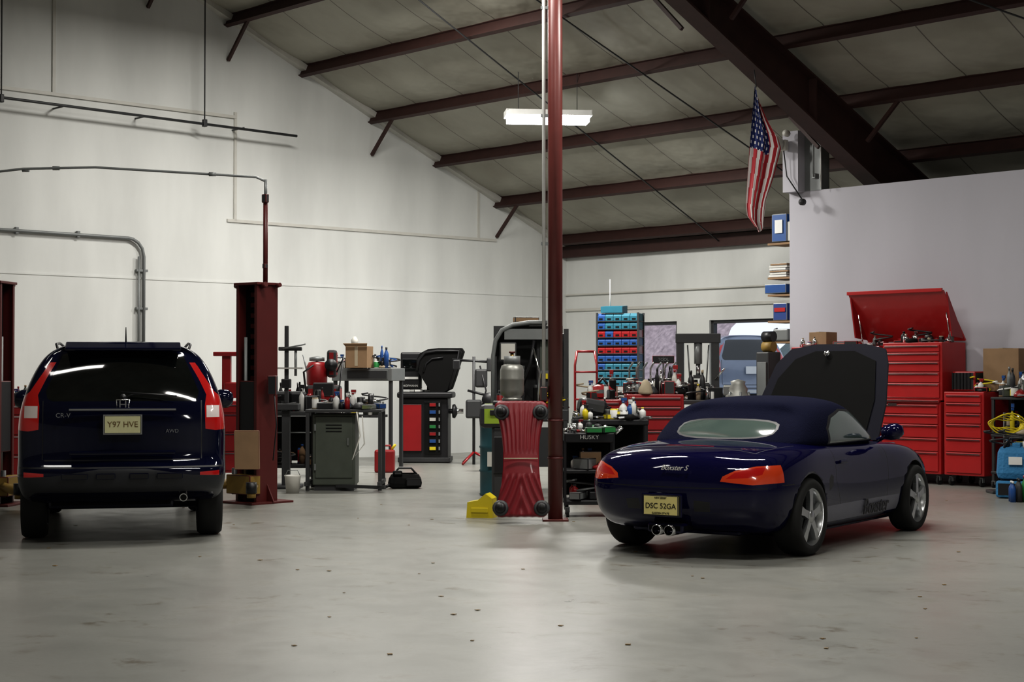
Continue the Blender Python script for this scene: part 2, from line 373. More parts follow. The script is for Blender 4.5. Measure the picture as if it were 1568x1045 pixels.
# ------------------------------------------------------------------ lofted car bodies
COLS=(-1,-.62,0,.62,1)
def loft(stations):
    bm=bmesh.new(); V={}; n=len(stations[0]['w']); S=len(stations)
    for si,s in enumerate(stations):
        cap=si in (0,S-1)
        for r in range(n):
            for ci,c in enumerate(COLS):
                if not cap and abs(c)<1 and 0<r<n-1: continue
                y=s['y'][r] if isinstance(s['y'],(list,tuple)) else s['y']
                pl=s.get('plan',0.)
                y=y+pl*(abs(c)**2.2)
                z=s['z'][r]+(s.get('crown',0.)*(1-abs(c)**2) if r==n-1 else 0)
                V[si,r,ci]=bm.verts.new((s['w'][r]*c,y,z))
    ring=[(0,ci) for ci in (1,2,3)]+[(r,4) for r in range(n)]+[(n-1,ci) for ci in (3,2,1)]+[(r,0) for r in range(n-1,-1,-1)]
    for si in range(S-1):
        for k in range(len(ring)):
            a,b_=ring[k],ring[(k+1)%len(ring)]
            bm.faces.new((V[(si,)+a],V[(si,)+b_],V[(si+1,)+b_],V[(si+1,)+a]))
    for si in (0,S-1):
        for r in range(n-1):
            for ci in range(4):
                bm.faces.new((V[si,r,ci],V[si,r,ci+1],V[si,r+1,ci+1],V[si,r+1,ci]))
    bmesh.ops.recalc_face_normals(bm,faces=bm.faces)
    return bm
def realise(bm,mats,level=3,cuts=None):
    me=bpy.data.meshes.new('t'); bm.to_mesh(me); bm.free()
    for m in mats: me.materials.append(m)
    ob=bpy.data.objects.new('t',me); scene.collection.objects.link(ob)
    md=ob.modifiers.new('s','SUBSURF'); md.levels=level; md.render_levels=level
    cutob=None
    if cuts:
        cb=B('c'); cb.mi(mats[0]); 
        for (x0,x1,y,z,r) in cuts: cb.tube([(x0,y,z),(x1,y,z)],r,BLKM,40)
        cutob=cb.done()
        md=ob.modifiers.new('b','BOOLEAN'); md.operation='DIFFERENCE'; md.object=cutob; md.solver='EXACT'
        try: md.material_mode='TRANSFER'
        except: pass
    bpy.context.view_layer.update()
    dg=bpy.context.evaluated_depsgraph_get(); m2=bpy.data.meshes.new_from_object(ob.evaluated_get(dg))
    out=bmesh.new(); out.from_mesh(m2); ml=list(m2.materials)
    bpy.data.objects.remove(ob)
    if cutob: bpy.data.objects.remove(cutob)
    for f in out.faces: f.smooth=True
    return out,ml
def inpoly(p,poly):
    x,y=p; c=False; n=len(poly)
    for i in range(n):
        x1,y1=poly[i]; x2,y2=poly[(i+1)%n]
        if (y1>y)!=(y2>y) and x<(x2-x1)*(y-y1)/(y2-y1)+x1: c=not c
    return c
def region(bm,poly,axis,filt,mi):
    a,b_={'x':(1,2),'y':(0,2),'z':(0,1)}[axis]
    xs=[p[0] for p in poly]; ys=[p[1] for p in poly]; e=.06
    lo=(min(xs)-e,min(ys)-e); hi=(max(xs)+e,max(ys)+e)
    def cand():
        out=[]
        for f in bm.faces:
            c=f.calc_center_median()
            if lo[0]<c[a]<hi[0] and lo[1]<c[b_]<hi[1] and filt(c,f.normal): out.append(f)
        return out
    n=len(poly)
    for i in range(n):
        p,q=poly[i],poly[(i+1)%n]; fs=cand()
        if not fs: return
        co=Vector((0,0,0)); co[a],co[b_]=p
        no=Vector((0,0,0)); no[a],no[b_]=-(q[1]-p[1]),(q[0]-p[0])
        if no.length<1e-7: continue
        g=list({x for f in fs for x in list(f.verts)+list(f.edges)})+fs
        bmesh.ops.bisect_plane(bm,geom=g,plane_co=co,plane_no=no.normalized(),dist=1e-5)
    for f in cand():
        c=f.calc_center_median()
        if inpoly((c[a],c[b_]),poly): f.material_index=mi
def line(p,q,w=.008):
    d=Vector((q[0]-p[0],q[1]-p[1])).normalized(); nx,ny=-d.y*w/2,d.x*w/2
    return [(p[0]+nx,p[1]+ny),(q[0]+nx,q[1]+ny),(q[0]-nx,q[1]-ny),(p[0]-nx,p[1]-ny)]
def ellipse(cx,cy,rx,ry,n=16,p=2.): 
    out=[]
    for k in range(n):
        t=2*math.pi*k/n; c,s_=math.cos(t),math.sin(t)
        out.append((cx+rx*math.copysign(abs(c)**(2/p),c),cy+ry*math.copysign(abs(s_)**(2/p),s_)))
    return out
def add_bm(b,bm,mats):
    me=bpy.data.meshes.new('t'); bm.to_mesh(me); bm.free(); b.addmesh(me,Matrix.Identity(4),mats)

def suv_body(paint,levels=3):
    st=[dict(y=[.20,.05,.0,.0,.085,.09,.12,.24,.38,.50],w=[.76,.84,.885,.885,.87,.875,.86,.755,.61,.47],z=[.42,.46,.56,.67,.72,.98,1.20,1.46,1.67,1.735],plan=.12,crown=.02),
        dict(y=.42,w=[.80,.88,.90,.90,.895,.905,.885,.80,.665,.48],z=[.34,.42,.56,.66,.74,1.0,1.20,1.45,1.68,1.745],crown=.03),
        dict(y=.90,w=[.82,.88,.915,.92,.915,.91,.89,.81,.675,.48],z=[.30,.40,.56,.66,.74,1.0,1.18,1.44,1.69,1.76],crown=.03),
        dict(y=1.7,w=[.82,.87,.89,.895,.895,.90,.88,.80,.665,.48],z=[.28,.38,.54,.66,.74,.98,1.16,1.44,1.69,1.765],crown=.03),
        dict(y=2.6,w=[.82,.87,.89,.895,.895,.90,.88,.79,.655,.47],z=[.28,.38,.54,.66,.74,.98,1.14,1.42,1.66,1.73],crown=.03),
        dict(y=3.0,w=[.82,.88,.895,.90,.90,.90,.87,.79,.67,.48],z=[.28,.38,.54,.66,.74,.96,1.11,1.30,1.47,1.53],crown=.03),
        dict(y=3.45,w=[.82,.88,.905,.91,.905,.90,.85,.78,.68,.48],z=[.28,.38,.54,.66,.74,.92,1.03,1.07,1.10,1.12],crown=.02),
        dict(y=4.1,w=[.80,.86,.88,.88,.88,.86,.80,.72,.62,.45],z=[.28,.38,.54,.66,.74,.86,.95,.99,1.01,1.02],crown=.02),
        dict(y=[4.42,4.5,4.52,4.52,4.5,4.46,4.42,4.36,4.3,4.25],w=[.74,.80,.82,.82,.80,.76,.70,.62,.52,.40],z=[.30,.38,.54,.64,.72,.82,.89,.93,.95,.96],plan=-.18,crown=.01)]
    bm=loft(st)
    cuts=[(.55,1.2,.92,.34,.40),(-1.2,-.55,.92,.34,.40),(.55,1.2,3.55,.34,.40),(-1.2,-.55,3.55,.34,.40)]
    bm,ml=realise(bm,[paint,BLKM],levels,cuts)
    mats=[paint,BLKM,GLS,REDL,CLR,TRIM,CHR,PLT2,BLK]
    names=[m.name if m else '' for m in ml]
    dark=[k for k,n in enumerate(names) if n==BLKM.name]
    for f in bm.faces: f.material_index=1 if f.material_index in dark else 0
    rear=lambda c,n:c.y<.62 and n.y<.1
    region(bm,[(-.64,1.27),(-.60,1.245),(.60,1.245),(.64,1.27),(.655,1.33),(.52,1.655),(.45,1.675),(-.45,1.675),(-.52,1.655),(-.655,1.33)],'y',rear,2)
    for s in (1,-1):
        pl=[(.555,1.62),(.59,1.65),(.68,1.50),(.79,1.33),(.95,1.20),(.95,1.0),(.80,.985),(.71,1.0),(.705,1.2),(.72,1.3),(.655,1.44)]
        region(bm,[(s*x,z) for x,z in pl],'y',lambda c,n:c.y<.42 and n.y<.45,3)
        region(bm,[(s*x,z) for x,z in ((.72,1.205),(.835,1.205),(.835,1.10),(.72,1.10))],'y',lambda c,n:c.y<.42 and n.y<.45,4)
        region(bm,[(s*x,z) for x,z in ((.66,.625),(.83,.635),(.83,.59),(.66,.58))],'y',lambda c,n:c.y<.3 and n.y<0,3)
    region(bm,[(-1,.40),(1,.40),(1,.585),(.6,.60),(.2,.66),(-.2,.66),(-.6,.60),(-1,.585)],'y',lambda c,n:c.y<.5 and n.z>-.9,5)
    for s in (1,-1):
        region(bm,line((s*.675,1.25),(s*.675,.74),.01),'y',rear,8)
    region(bm,line((-.66,.735),(.66,.735),.012),'y',rear,8)
    region(bm,line((-.87,.672),(.87,.672),.014),'y',rear,8)
    for s in (1,-1):
        f1=lambda c,n,s=s:c.x*s>.5 and abs(n.x)>.25
        region(bm,[(.62,1.25),(1.25,1.22),(1.25,1.56),(.85,1.55)],'x',f1,2)
        region(bm,[(1.32,1.22),(2.1,1.20),(2.1,1.60),(1.32,1.58)],'x',f1,2)
        region(bm,[(2.17,1.20),(3.1,1.17),(2.6,1.55),(2.17,1.60)],'x',f1,2)
        region(bm,[(.2,.3),(4.4,.3),(4.4,.46),(.2,.46)],'x',f1,5)
        region(bm,line((2.13,.46),(2.13,1.2),.01),'x',f1,8); region(bm,line((1.28,.46),(1.28,1.2),.01),'x',f1,8)
    region(bm,[(-.6,2.72),(.6,2.72),(.72,3.4),(-.72,3.4)],'z',lambda c,n:c.z>1.1 and n.y>.2 and c.y>2.6,2)
    return bm,mats

# ---- SUV on the lift
e=B('suv',(-3.36,13.98,0),13.)
bm,ms=suv_body(NAVY); add_bm(e,bm,ms)
for s in (1,-1):
    for yy in (.92,3.55): wheel(e,s*.775,yy,.345,.22,.225,s,1)
    e.lathe([(0,-.11),(.07,-.10),(.10,-.03),(.10,.05),(.06,.10),(0,.11)],(s*1.0,2.95,1.22),NAVY,14,(1,0,0)); e.tube([(s*.84,2.98,1.14),(s*.95,2.96,1.18)],.03,BLK,8)
    e.tube([(s*.58,.85,1.70),(s*.60,.95,1.755),(s*.60,1.6,1.775),(s*.59,2.5,1.75),(s*.58,2.6,1.70)],.012,BLK,8)
e.tube([(.02,.58,1.745),(.02,.50,1.90)],[.008,.004],BLK,6)
e.box((0,.56,1.755),(.06,.1,.03),BLK,.01)
e.box((0,.42,1.728),(1.0,.24,.03),NAVY,.012,rot=(14,0,0)); e.box((0,.315,1.70),(.3,.012,.018),REDL)
e.box((0,.062,1.175),(.92,.03,.035),CHR,.01)
e.tube([(-.045,.085,1.165),(-.055,.085,1.26),(.055,.085,1.26),(.045,.085,1.165),(-.045,.085,1.165)],.007,CHR,6)
e.text('H',(0,.075,1.215),.10,CHR,RX90,.012)
e.box((0,.045,1.045),(.31,.02,.155),PLT2,.005); e.box((0,.055,1.045),(.34,.02,.185),CHR,.006)
e.text('Y97 HVE',(0,.033,1.045),.070,mat('plate_brown',(.15,.09,.03),.6),RX90,.001)
e.text('CR-V',(-.50,.065,1.125),.055,CHR,RX90,.004); e.text('AWD',(.42,.07,.985),.045,CHR,RX90,.003)
e.box((0,.04,.80),(.9,.05,.035),NAVY,.015)
e.tube([(.0,.125,1.27),(.10,.135,1.31),(.34,.13,1.30)],.009,BLK,6); e.tube([(-.02,.135,1.325),(.46,.12,1.29)],.008,BLK,6); e.lathe([(0,0),(.03,0),(.03,.03),(0,.04)],(0,.15,1.28),BLK,10,(0,-1,0))
for s in (1,-1): e.box((s*.40,.0,.60),(.22,.02,.05),BLK,.006); e.box((s*.14,.0,.60),(.16,.02,.05),BLK,.006)
e.cyl((.52,.12,.40),(.52,.5,.42),.035,CHR,14); e.cyl((.52,.115,.40),(.52,.14,.40),.028,BLKM,14)
e.box((-.1,.75,.36),(1.1,.35,.16),BLKM,.03); e.cyl((-.7,.92,.34),(.7,.92,.34),.05,DGR,10)
e.tube([(.52,.5,.42),(.3,1.0,.36),(.25,2.5,.32)],.03,DGR,8); e.box((0,2.2,.30),(1.5,2.6,.1),BLKM,.02)
e.done(recalc=False)

# ---- roadster
e=B('convertible_car',(1.20,12.95,0),-33.5)
st=[dict(y=[.20,.07,.0,.02,.09,.17],w=[.64,.74,.79,.78,.72,.56],z=[.23,.31,.50,.69,.80,.835],plan=.20,crown=.03),
    dict(y=.45,w=[.74,.84,.875,.885,.815,.60],z=[.19,.29,.48,.67,.825,.87],crown=.03),
    dict(y=.93,w=[.76,.86,.895,.90,.835,.60],z=[.18,.30,.48,.71,.88,.91],crown=.025),
    dict(y=1.4,w=[.78,.845,.86,.865,.815,.60],z=[.16,.25,.46,.69,.875,.915],crown=.02),
    dict(y=2.1,w=[.78,.835,.85,.85,.80,.60],z=[.16,.24,.44,.67,.86,.89],crown=.02),
    dict(y=2.85,w=[.78,.835,.855,.86,.80,.60],z=[.16,.24,.44,.67,.85,.87],crown=.02),
    dict(y=3.42,w=[.75,.84,.88,.885,.81,.60],z=[.18,.29,.47,.69,.835,.83],crown=.0),
    dict(y=3.95,w=[.70,.79,.83,.82,.75,.55],z=[.18,.27,.44,.60,.72,.73],crown=.0),
    dict(y=[4.32,4.40,4.42,4.38,4.30,4.2],w=[.56,.64,.68,.66,.58,.45],z=[.20,.28,.42,.52,.59,.62],plan=-.28,crown=.01)]
cuts=[(.50,1.2,.93,.32,.352),(-1.2,-.50,.93,.32,.352),(.50,1.2,3.45,.32,.348),(-1.2,-.50,3.45,.32,.348)]
bm,ml=realise(loft(st),[INDI,BLKM],3,cuts)
dark=[k for k,m in enumerate(ml) if m and m.name==BLKM.name]
for f in bm.faces: f.material_index=1 if f.material_index in dark else 0
ms=[INDI,BLKM,REDL,AMB,CLR,SILV,BLK,GLS]
rear=lambda c,n:c.y<.75 and abs(n.z)<.93
for s in (1,-1):
    rl=lambda c,n:c.y<.46 and n.y<.6
    region(bm,[(s*x,z) for x,z in ((.46,.635),(.475,.675),(.56,.72),(.70,.755),(.95,.765),(.95,.63),(.70,.61))],'y',rl,3)
    region(bm,[(s*x,z) for x,z in ((.50,.655),(.56,.705),(.70,.742),(.76,.748),(.75,.69),(.66,.665))],'y',rl,2)
    side=lambda c,n,s=s:c.x*s>.55 and abs(n.x)>.2
    for a in (line((1.62,.38),(1.50,.60)),line((1.50,.60),(1.52,.87)),line((2.72,.22),(2.76,.84)),line((1.62,.22),(1.62,.38)),line((.42,.6),(.60,.60)),line((3.80,.52),(4.1,.52))):
        region(bm,a,'x',side,6)
    region(bm,[(1.30,.235),(3.05,.235),(3.05,.375),(1.30,.375)],'x',lambda c,n,s=s:c.x*s>.7 and c.y>1.28,5)
    region(bm,[(1.34,.50),(1.43,.54),(1.44,.62),(1.38,.64),(1.33,.60)],'x',side,6)
    region(bm,[(s*x,z) for x,z in ((.24,.39),(.37,.39),(.38,.47),(.25,.48))],'y',rear,6)
region(bm,line((-.79,.58),(.79,.58),.007),'y',rear,6)
top=lambda c,n:n.z>.3
region(bm,line((-.62,.42),(.62,.42),.008),'z',top,6); 
for s in (1,-1): region(bm,line((s*.62,.42),(s*.70,.98),.008),'z',top,6)
region(bm,[(-.22,.47),(.22,.47),(.21,.51),(-.21,.51)],'z',top,2)
add_bm(e,bm,ms)
st=[dict(y=[.90,.98,1.16,1.40],w=[.70,.69,.60,.44],z=[.86,.93,1.06,1.15],plan=.14,crown=.03),
    dict(y=1.45,w=[.79,.755,.665,.46],z=[.84,.98,1.17,1.235],crown=.025),
    dict(y=1.90,w=[.79,.745,.655,.44],z=[.84,1.0,1.23,1.275],crown=.025),
    dict(y=2.30,w=[.79,.735,.645,.44],z=[.84,1.0,1.21,1.26],crown=.025),
    dict(y=[3.02,2.86,2.60,2.45],w=[.77,.71,.60,.44],z=[.84,.96,1.15,1.215],plan=-.12,crown=.025)]
bm,ml=realise(loft(st),[FAB],3)
ms=[FAB,GLS,GLSG,BLK,INDI]
region(bm,ellipse(0,1.015,.47,.085,20,3.),'y',lambda c,n:c.y<1.5 and n.y<-.15,3)
region(bm,ellipse(0,1.015,.45,.072,20,3.),'y',lambda c,n:c.y<1.5 and n.y<-.15,2)
for s in (1,-1):
    side=lambda c,n,s=s:c.x*s>.5 and n.x*s>.3
    region(bm,[(1.58,.88),(1.60,1.02),(1.75,1.12),(2.05,1.175),(2.36,1.165),(2.62,1.07),(2.92,.89)],'x',side,3)
    region(bm,[(1.62,.89),(1.64,1.01),(1.78,1.10),(2.05,1.155),(2.34,1.145),(2.58,1.06),(2.84,.90)],'x',side,2)
region(bm,[(-.58,1.17),(.58,1.17),(.70,.90),(-.70,.90)],'y',lambda c,n:c.y>2.4 and n.y>.3,1)
add_bm(e,bm,ms)
for s in (1,-1):
    wheel(e,s*.775,.93,.318,.24,.235,s,0); wheel(e,s*.785,3.45,.312,.21,.23,s,0)
    e.lathe([(0,-.10),(.055,-.09),(.075,-.02),(.075,.04),(.045,.09),(0,.10)],(s*.93,2.66,.96),INDI,14,(1,0,.15)); e.tube([(s*.78,2.68,.88),(s*.88,2.66,.93)],.022,INDI,8)
    e.box((s*.862,1.66,.735),(.02,.16,.03),INDI,.008)
for s in (-1,1): e.lathe([(.038,.0),(.044,.0),(.044,.16),(.03,.16),(.03,.02)],(s*.055,.0,.235),CHR,18,(0,1,0))
e.box((0,.14,.25),(.32,.2,.08),BLKM,.02)
e.box((0,-.004,.435),(.36,.02,.185),BLK,.008); e.box((0,-.022,.435),(.31,.014,.155),PLT,.004)
e.text('DSC 52GA',(0,-.031,.430),.060,BLK,RX90,.001); e.text('GARDEN STATE',(0,-.031,.373),.022,BLK,RX90,.001); e.text('NEW JERSEY',(0,-.031,.495),.020,BLK,RX90,.001)
e.text('Boxster S',(.09,.030,.735),.060,OFFW,Matrix.Rotation(78*D2R,3,'X'),.003,.4)
SD=Matrix.Rotation(90*D2R,3,'Z')@RX90
e.text('Boxster',(.856,2.42,.305),.19,BLK,SD,.003,.4)
e.prism([(-.58,0),(.62,0),(.66,.35),(.64,.75),(.60,.90),(.40,.95),(-.10,.95),(-.36,.90),(-.50,.75),(-.62,.40)],(0.02,3.06,.86),(1,0,0),(0,.30,.954),(0,.954,-.30),.03,LIDM)
e.prism([(-.50,.08),(.50,.08),(.55,.4),(.52,.78),(.3,.88),(-.1,.88),(-.3,.80),(-.46,.6),(-.52,.4)],(0.02,3.045,.86),(1,0,0),(0,.30,.954),(0,.954,-.30),.02,BLKM)
e.lathe([(0,0),(.03,0),(.03,.01),(0,.012)],(.05,3.27,1.68),CHR,12,(0,-1,.3))
for s in (1,-1): e.tube([(s*.58,3.1,.86),(s*.58,3.5,.80)],.012,DGR,6)
e.box((0,3.6,.70),(1.0,.7,.22),BLKM,.03)
e.box((0,2.2,.17),(1.4,2.6,.06),BLKM,.02); e.box((0,.7,.25),(1.0,.6,.14),BLKM,.03)
e.cyl((-.7,.93,.31),(.7,.93,.31),.04,DGR,8); e.cyl((-.7,3.45,.31),(.7,3.45,.31),.04,DGR,8)
e.done(recalc=False)

# ------------------------------------------------------------------ two post lift
def liftpost(x,y,rz):
    b=B('two_post_car_lift',(x,y,0),rz)
    H_=2.5
    b.box((.14,0,H_/2),(.02,.36,H_),DRED); 
    for s in (1,-1):
        b.box((-.01,s*.175,H_/2),(.30,.015,H_),DRED); b.box((-.155,s*.160,H_/2),(.015,.04,H_),DRED)
    b.box((.05,0,1.25),(.16,.33,2.44),BLKM)
    for k in range(18): b.box((-.04,0,.35+k*.12),(.02,.12,.05),DRED if k>7 else BLKM)
    b.box((-.09,0,1.0),(.12,.26,.8),BLK,.01)
    b.cyl((-.12,.06,.3),(-.12,.06,1.9),.02,GRY,10)
    b.box((0,0,H_+.01),(.36,.42,.03),DRED,.005)
    for s in (1,-1): b.cyl((-.10,s*.20,H_-.02),(-.10,s*.27,H_+.0),.03,DRED,10); b.cyl((.1,s*.22,H_-.01),(.1,s*.28,H_),.025,DRED,10)
    b.box((0,0,.012),(.62,.56,.025),DRED,.004)
    b.prism([(0,0),(.16,0),(0,.16)],(.15,0,.02),(1,0,0),(0,0,1),(0,1,0),.015,DRED)
    for s in (1,-1): b.prism([(0,0),(.12,0),(0,.2)],(.0,s*.182,.02),(0,s,0),(0,0,1),(1,0,0),.015,DRED)
    for s in (1,-1):
        p=Vector((-.18,s*.16,.22)); q=Vector((-.60,s*.62,.20))
        b.tube([p,q],.055,DYEL,4); b.cyl(q+Vector((0,0,-.03)),q+Vector((0,0,.09)),.06,BLK,12); b.cyl(q+Vector((0,0,-.08)),q+Vector((0,0,-.02)),.05,DYEL,12)
    b.box((-.2,0,.22),(.16,.42,.22),DYEL,.01); b.cyl((-.2,.16,.1),(-.2,.16,.4),.03,DGR,8)
    return b
LA=49
b=liftpost(-2.93,18.62,LA)
R_=Matrix.Rotation(-LA*D2R,3,'Z')
def locL(wx,wy,z): 
    v=R_@Vector((wx+2.93,wy-18.62,0)); return (v.x,v.y,z)
b.box(locL(-2.99,18.28,.62),(.28,.06,.44),CARD,.004,rot=(6,0,-LA))
b.box(locL(-2.72,18.4,1.35),(.10,.14,.22),BLK,.01,rot=(0,0,-LA)); b.tube([locL(-2.70,18.36,1.3),locL(-2.66,18.3,.9),locL(-2.7,18.32,.5)],.008,BLK,6)
b.tube([locL(-2.84,18.62,2.5),locL(-2.84,18.62,3.5)],.028,DRED,10); b.tube([locL(-2.84,18.62,3.5),locL(-2.84,18.62,3.72)],.018,GRY,8)
b.box(locL(-2.84,18.60,3.5),(.05,.08,.10),DGR,.01); b.box(locL(-2.84,18.6,2.72),(.05,.05,.06),DGR,.01)
b.tube([locL(-2.84,18.62,3.70),locL(-2.95,18.62,3.75),locL(-3.6,18.62,3.79),locL(-4.8,18.6,3.86),locL(-5.6,18.5,3.83),locL(-6.6,18.4,3.70)],.014,GRY,8)
for xx,zz in ((-3.45,3.78),(-5.25,3.85),(-5.6,3.83)): b.cyl(locL(xx-.04,18.6,zz),locL(xx+.04,18.6,zz),.024,GRY,8)
b.done()
b=liftpost(-5.86,18.3,172); b.done()

# ------------------------------------------------------------------ left wall services
b=RB('wall_pipe_rail')
b.tube([(.35,-16.5,5.55),(.35,-6.75,5.47)],.022,DGR,8)
for u in (8.55,12.): b.tube([(.35,-u,5.5),(.35,-u,roofz(u)-.1)],.012,DGR,6); b.box((.35,-u,5.5),(.08,.06,.12),DGR,.01)
for u in (7.8,9.6,11,13): b.cyl((.0,-u,5.5),(.35,-u,5.5),.014,DGR,6)
b.done()
b=RB('electrical_conduit')
pts=[(.06,-17,3.62),(.06,-9.75,3.60)]+[(.06,-9.75+.28*math.sin(t),3.32+.28*math.cos(t)) for t in (.3,.7,1.1,1.57)]+[(.06,-9.47,1.6)]
b.tube(pts,.026,GRY,10); b.tube([(x,y-.09,z) for x,y,z in pts[5:]],.018,GRY,8)
for u in (10.6,11.6,12.8,14): b.box((.04,-u,3.61),(.06,.05,.1),GRY,.005)
for z in (3.1,2.5,1.9): b.box((.04,-9.5,z),(.06,.2,.04),GRY,.005)
b.done()

# ------------------------------------------------------------------ steel column
b=B('steel_column',(.437,16.37,0))
b.cyl((0,0,.015),(0,0,8.35),.074,COLM,28); b.box((0,0,.01),(.26,.26,.02),COLM,.003)
b.tube([(-.115,-.01,1.35),(-.115,-.01,8.3)],.019,WHT,10); b.box((-.115,-.02,1.28),(.07,.06,.14),DGR,.008)
for z in (1.5,2.8,4.1,5.2): b.box((-.10,-.01,z),(.09,.03,.03),GRY)
for z in (1.0,.62): b.lathe([(.075,0),(.08,0),(.08,.02),(.075,.02)],(0,0,z),DRED,20)
b.done()

# ------------------------------------------------------------------ mechanic creeper leaning on the column
b=B('mechanics_creeper',(.09,16.02,0)); 
i=b.mi(mat('creeper_red_plastic',(.17,.007,.013),.45,coat=.15))
H_=1.17; nz=48; nx=28
def hw(t):
    t2=abs(t-.5)*2
    base=.175+.105*t2**2.2
    if t2>.90: base-= .06*((t2-.90)/.10)**2
    return base
tilt=14*D2R
def cp(sx,t,off=0):
    x=sx*hw(t); z=t*H_; rid=0
    if t>.55: rid=.012*math.cos(sx*9*math.pi)*(1 if t<.9 else .3)
    elif t<.35: rid=.012*math.cos((abs(sx)*6+ t*10)*math.pi)
    y=off-rid-.02*(1-sx*sx)-.02*abs(math.sin(t*3.1))
    return Vector((x*1.02, y*math.cos(tilt)+z*math.sin(tilt), .07+z*math.cos(tilt)-y*math.sin(tilt)))
gf=[[b.bm.verts.new(cp(-1+2*a/nx,c/nz)) for a in range(nx+1)] for c in range(nz+1)]
gb=[[b.bm.verts.new(cp(-1+2*a/nx,c/nz,.05)) for a in range(nx+1)] for c in range(nz+1)]
for c in range(nz):
    for a in range(nx):
        f=b.bm.faces.new((gf[c][a],gf[c][a+1],gf[c+1][a+1],gf[c+1][a])); f.smooth=True; f.material_index=i
        f=b.bm.faces.new((gb[c][a],gb[c+1][a],gb[c+1][a+1],gb[c][a+1])); f.smooth=True; f.material_index=i
    for a in (0,nx):
        f=b.bm.faces.new((gf[c][a],gf[c+1][a],gb[c+1][a],gb[c][a])); f.material_index=i
for c in (0,nz):
    for a in range(nx):
        f=b.bm.faces.new((gf[c][a],gf[c][a+1],gb[c][a+1],gb[c][a])); f.material_index=i
for sx in (-.8,.8):
    for t in (.07,.90):
        p=cp(sx,t,-.005); nrm=Vector((0,-math.cos(tilt),math.sin(tilt)))
        b.lathe([(.075,0),(.08,.012),(.066,.02),(.035,.022)],p,DGR,18,nrm); b.lathe([(0,0),(.05,.0),(.055,.03),(.035,.055),(0,.06)],p,BLK,14,nrm)
        b.cyl(p+nrm*.06-Vector((.018,0,0)),p+nrm*.06+Vector((.018,0,0)),.03,RUB,12)
p,q=cp(-.95,.49,-.035),cp(.95,.49,-.035); b.tube([p,q],.006,BRS,6)
b.done()

b=B('yellow_wheel_chock',(-.31,16.75,0),-12)
b.prism([(-.14,0),(.14,0),(.13,.20),(.06,.25),(-.02,.18),(-.13,.16)],(0,0,0),(1,0,0),(0,0,1),(0,1,0),.22,YEL)
b.box((0,-.115,.08),(.18,.012,.05),YEL,.005); b.done()

b=B('steel_drum',(-.10,19.75,0)); R_d=.29
b.lathe([(0,0),(R_d,0),(R_d+.008,.015),(R_d,.03),(R_d,.28),(R_d+.012,.30),(R_d,.32),(R_d,.57),(R_d+.012,.59),(R_d,.61),(R_d,.86),(R_d+.008,.875),(R_d-.012,.88),(R_d-.015,.86),(0,.86)],(0,0,0),TEAL,32)
b.lathe([(0,0),(.035,0),(.035,.02),(0,.02)],(.14,-.1,.86),GRY,12); b.box((-.12,-.275,.45),(.16,.03,.18),OFFW,.003,rot=(0,0,-22))
b.done()

b=B('coolant_service_machine',(-.12,17.75,0))
b.box((.05,0,.48),(.30,.34,.86),DGR,.03); b.box((.05,-.175,.6),(.26,.02,.4),BLK,.01); b.box((0,0,1.02),(.46,.40,.26),LIME,.05); b.box((.07,0,1.165),(.32,.34,.035),BLK,.01)
b.box((-.06,-.205,1.06),(.12,.02,.06),BLK,.01)
for s in (1,-1):
    caster(b,.05+s*.12,-.12,.045); caster(b,.05+s*.12,.12,.045)
b.done()
b=B('propane_cylinder',(-.0,17.7,1.186))
b.lathe([(.10,0),(.11,.0),(.11,.03),(.09,.035),(.125,.07),(.132,.12),(.132,.22),(.134,.225),(.134,.245),(.132,.25),(.132,.33),(.115,.385),(.06,.41),(.03,.415),(.03,.44),(0,.44)],(0,0,0),mat('tank_bare_metal',(.24,.24,.22),.4,metal=.5,var=.25),26)
b.lathe([(.085,0),(.09,0),(.09,.09),(.085,.09)],(0,0,.40),GRY,20); b.cyl((0,0,.42),(0,0,.52),.02,mat('brass',(.5,.35,.12),.35,metal=.9),10); b.lathe([(0,0),(.035,0),(.035,.02),(0,.02)],(0,0,.52),DRED,10)
b.done()

b=B('parts_washer',(.23,20.8,0))
for sx in (-.45,.45):
    for sy in (-.25,.25): b.box((sx,sy,.85),(.05,.05,1.7),DGR)
b.box((0,0,.95),(.98,.56,.16),DGR,.02); b.box((0,0,.35),(.9,.5,.05),DGR)
b.box((.27,.05,1.62),(.38,.4,.75),DGR,.02); b.box((.27,-.16,1.7),(.30,.02,.4),GCAB,.01); b.box((.27,-.175,1.45),(.2,.02,.08),YEL,.004)
b.box((.46,-.2,1.45),(.06,.06,1.2),DGR)
i=b.mi(GRY)
arc=[(-.47,1.05),(-.47,1.7),(-.44,1.9),(-.36,2.03),(-.22,2.10),(0,2.13),(.22,2.13)]
for sy in (-.27,.27): b.tube([(x,sy,z) for x,z in arc],.028,GRY,8)
va=[b.bm.verts.new((x,-.27,z)) for x,z in arc[1:]]; vb=[b.bm.verts.new((x,.27,z)) for x,z in arc[1:]]
for k in range(len(va)-1):
    f=b.bm.faces.new((va[k],va[k+1],vb[k+1],vb[k])); f.material_index=i; f.smooth=True
b.box((-.02,.26,1.55),(.9,.02,1.1),DGR); b.box((-.02,-.26,1.98),(.62,.02,.14),GRY,.004)
can(b,-.30,-.1,1.03,.42,.07,OFFW,GRY); can(b,-.12,-.08,1.03,.55,.06,GRY,DGR); b.box((-.28,-.22,1.76),(.22,.1,.24),OFFW,.02)
b.box((-.05,-.05,2.17),(.32,.12,.07),CARD,.01,rot=(0,0,15)); b.tube([(-.1,-.2,1.3),(.0,-.3,1.6),(.05,-.28,1.9)],.02,BLK,8); b.tube([(.1,-.3,1.1),(.12,-.32,1.5),(.04,-.3,1.8)],.015,CHR,8)
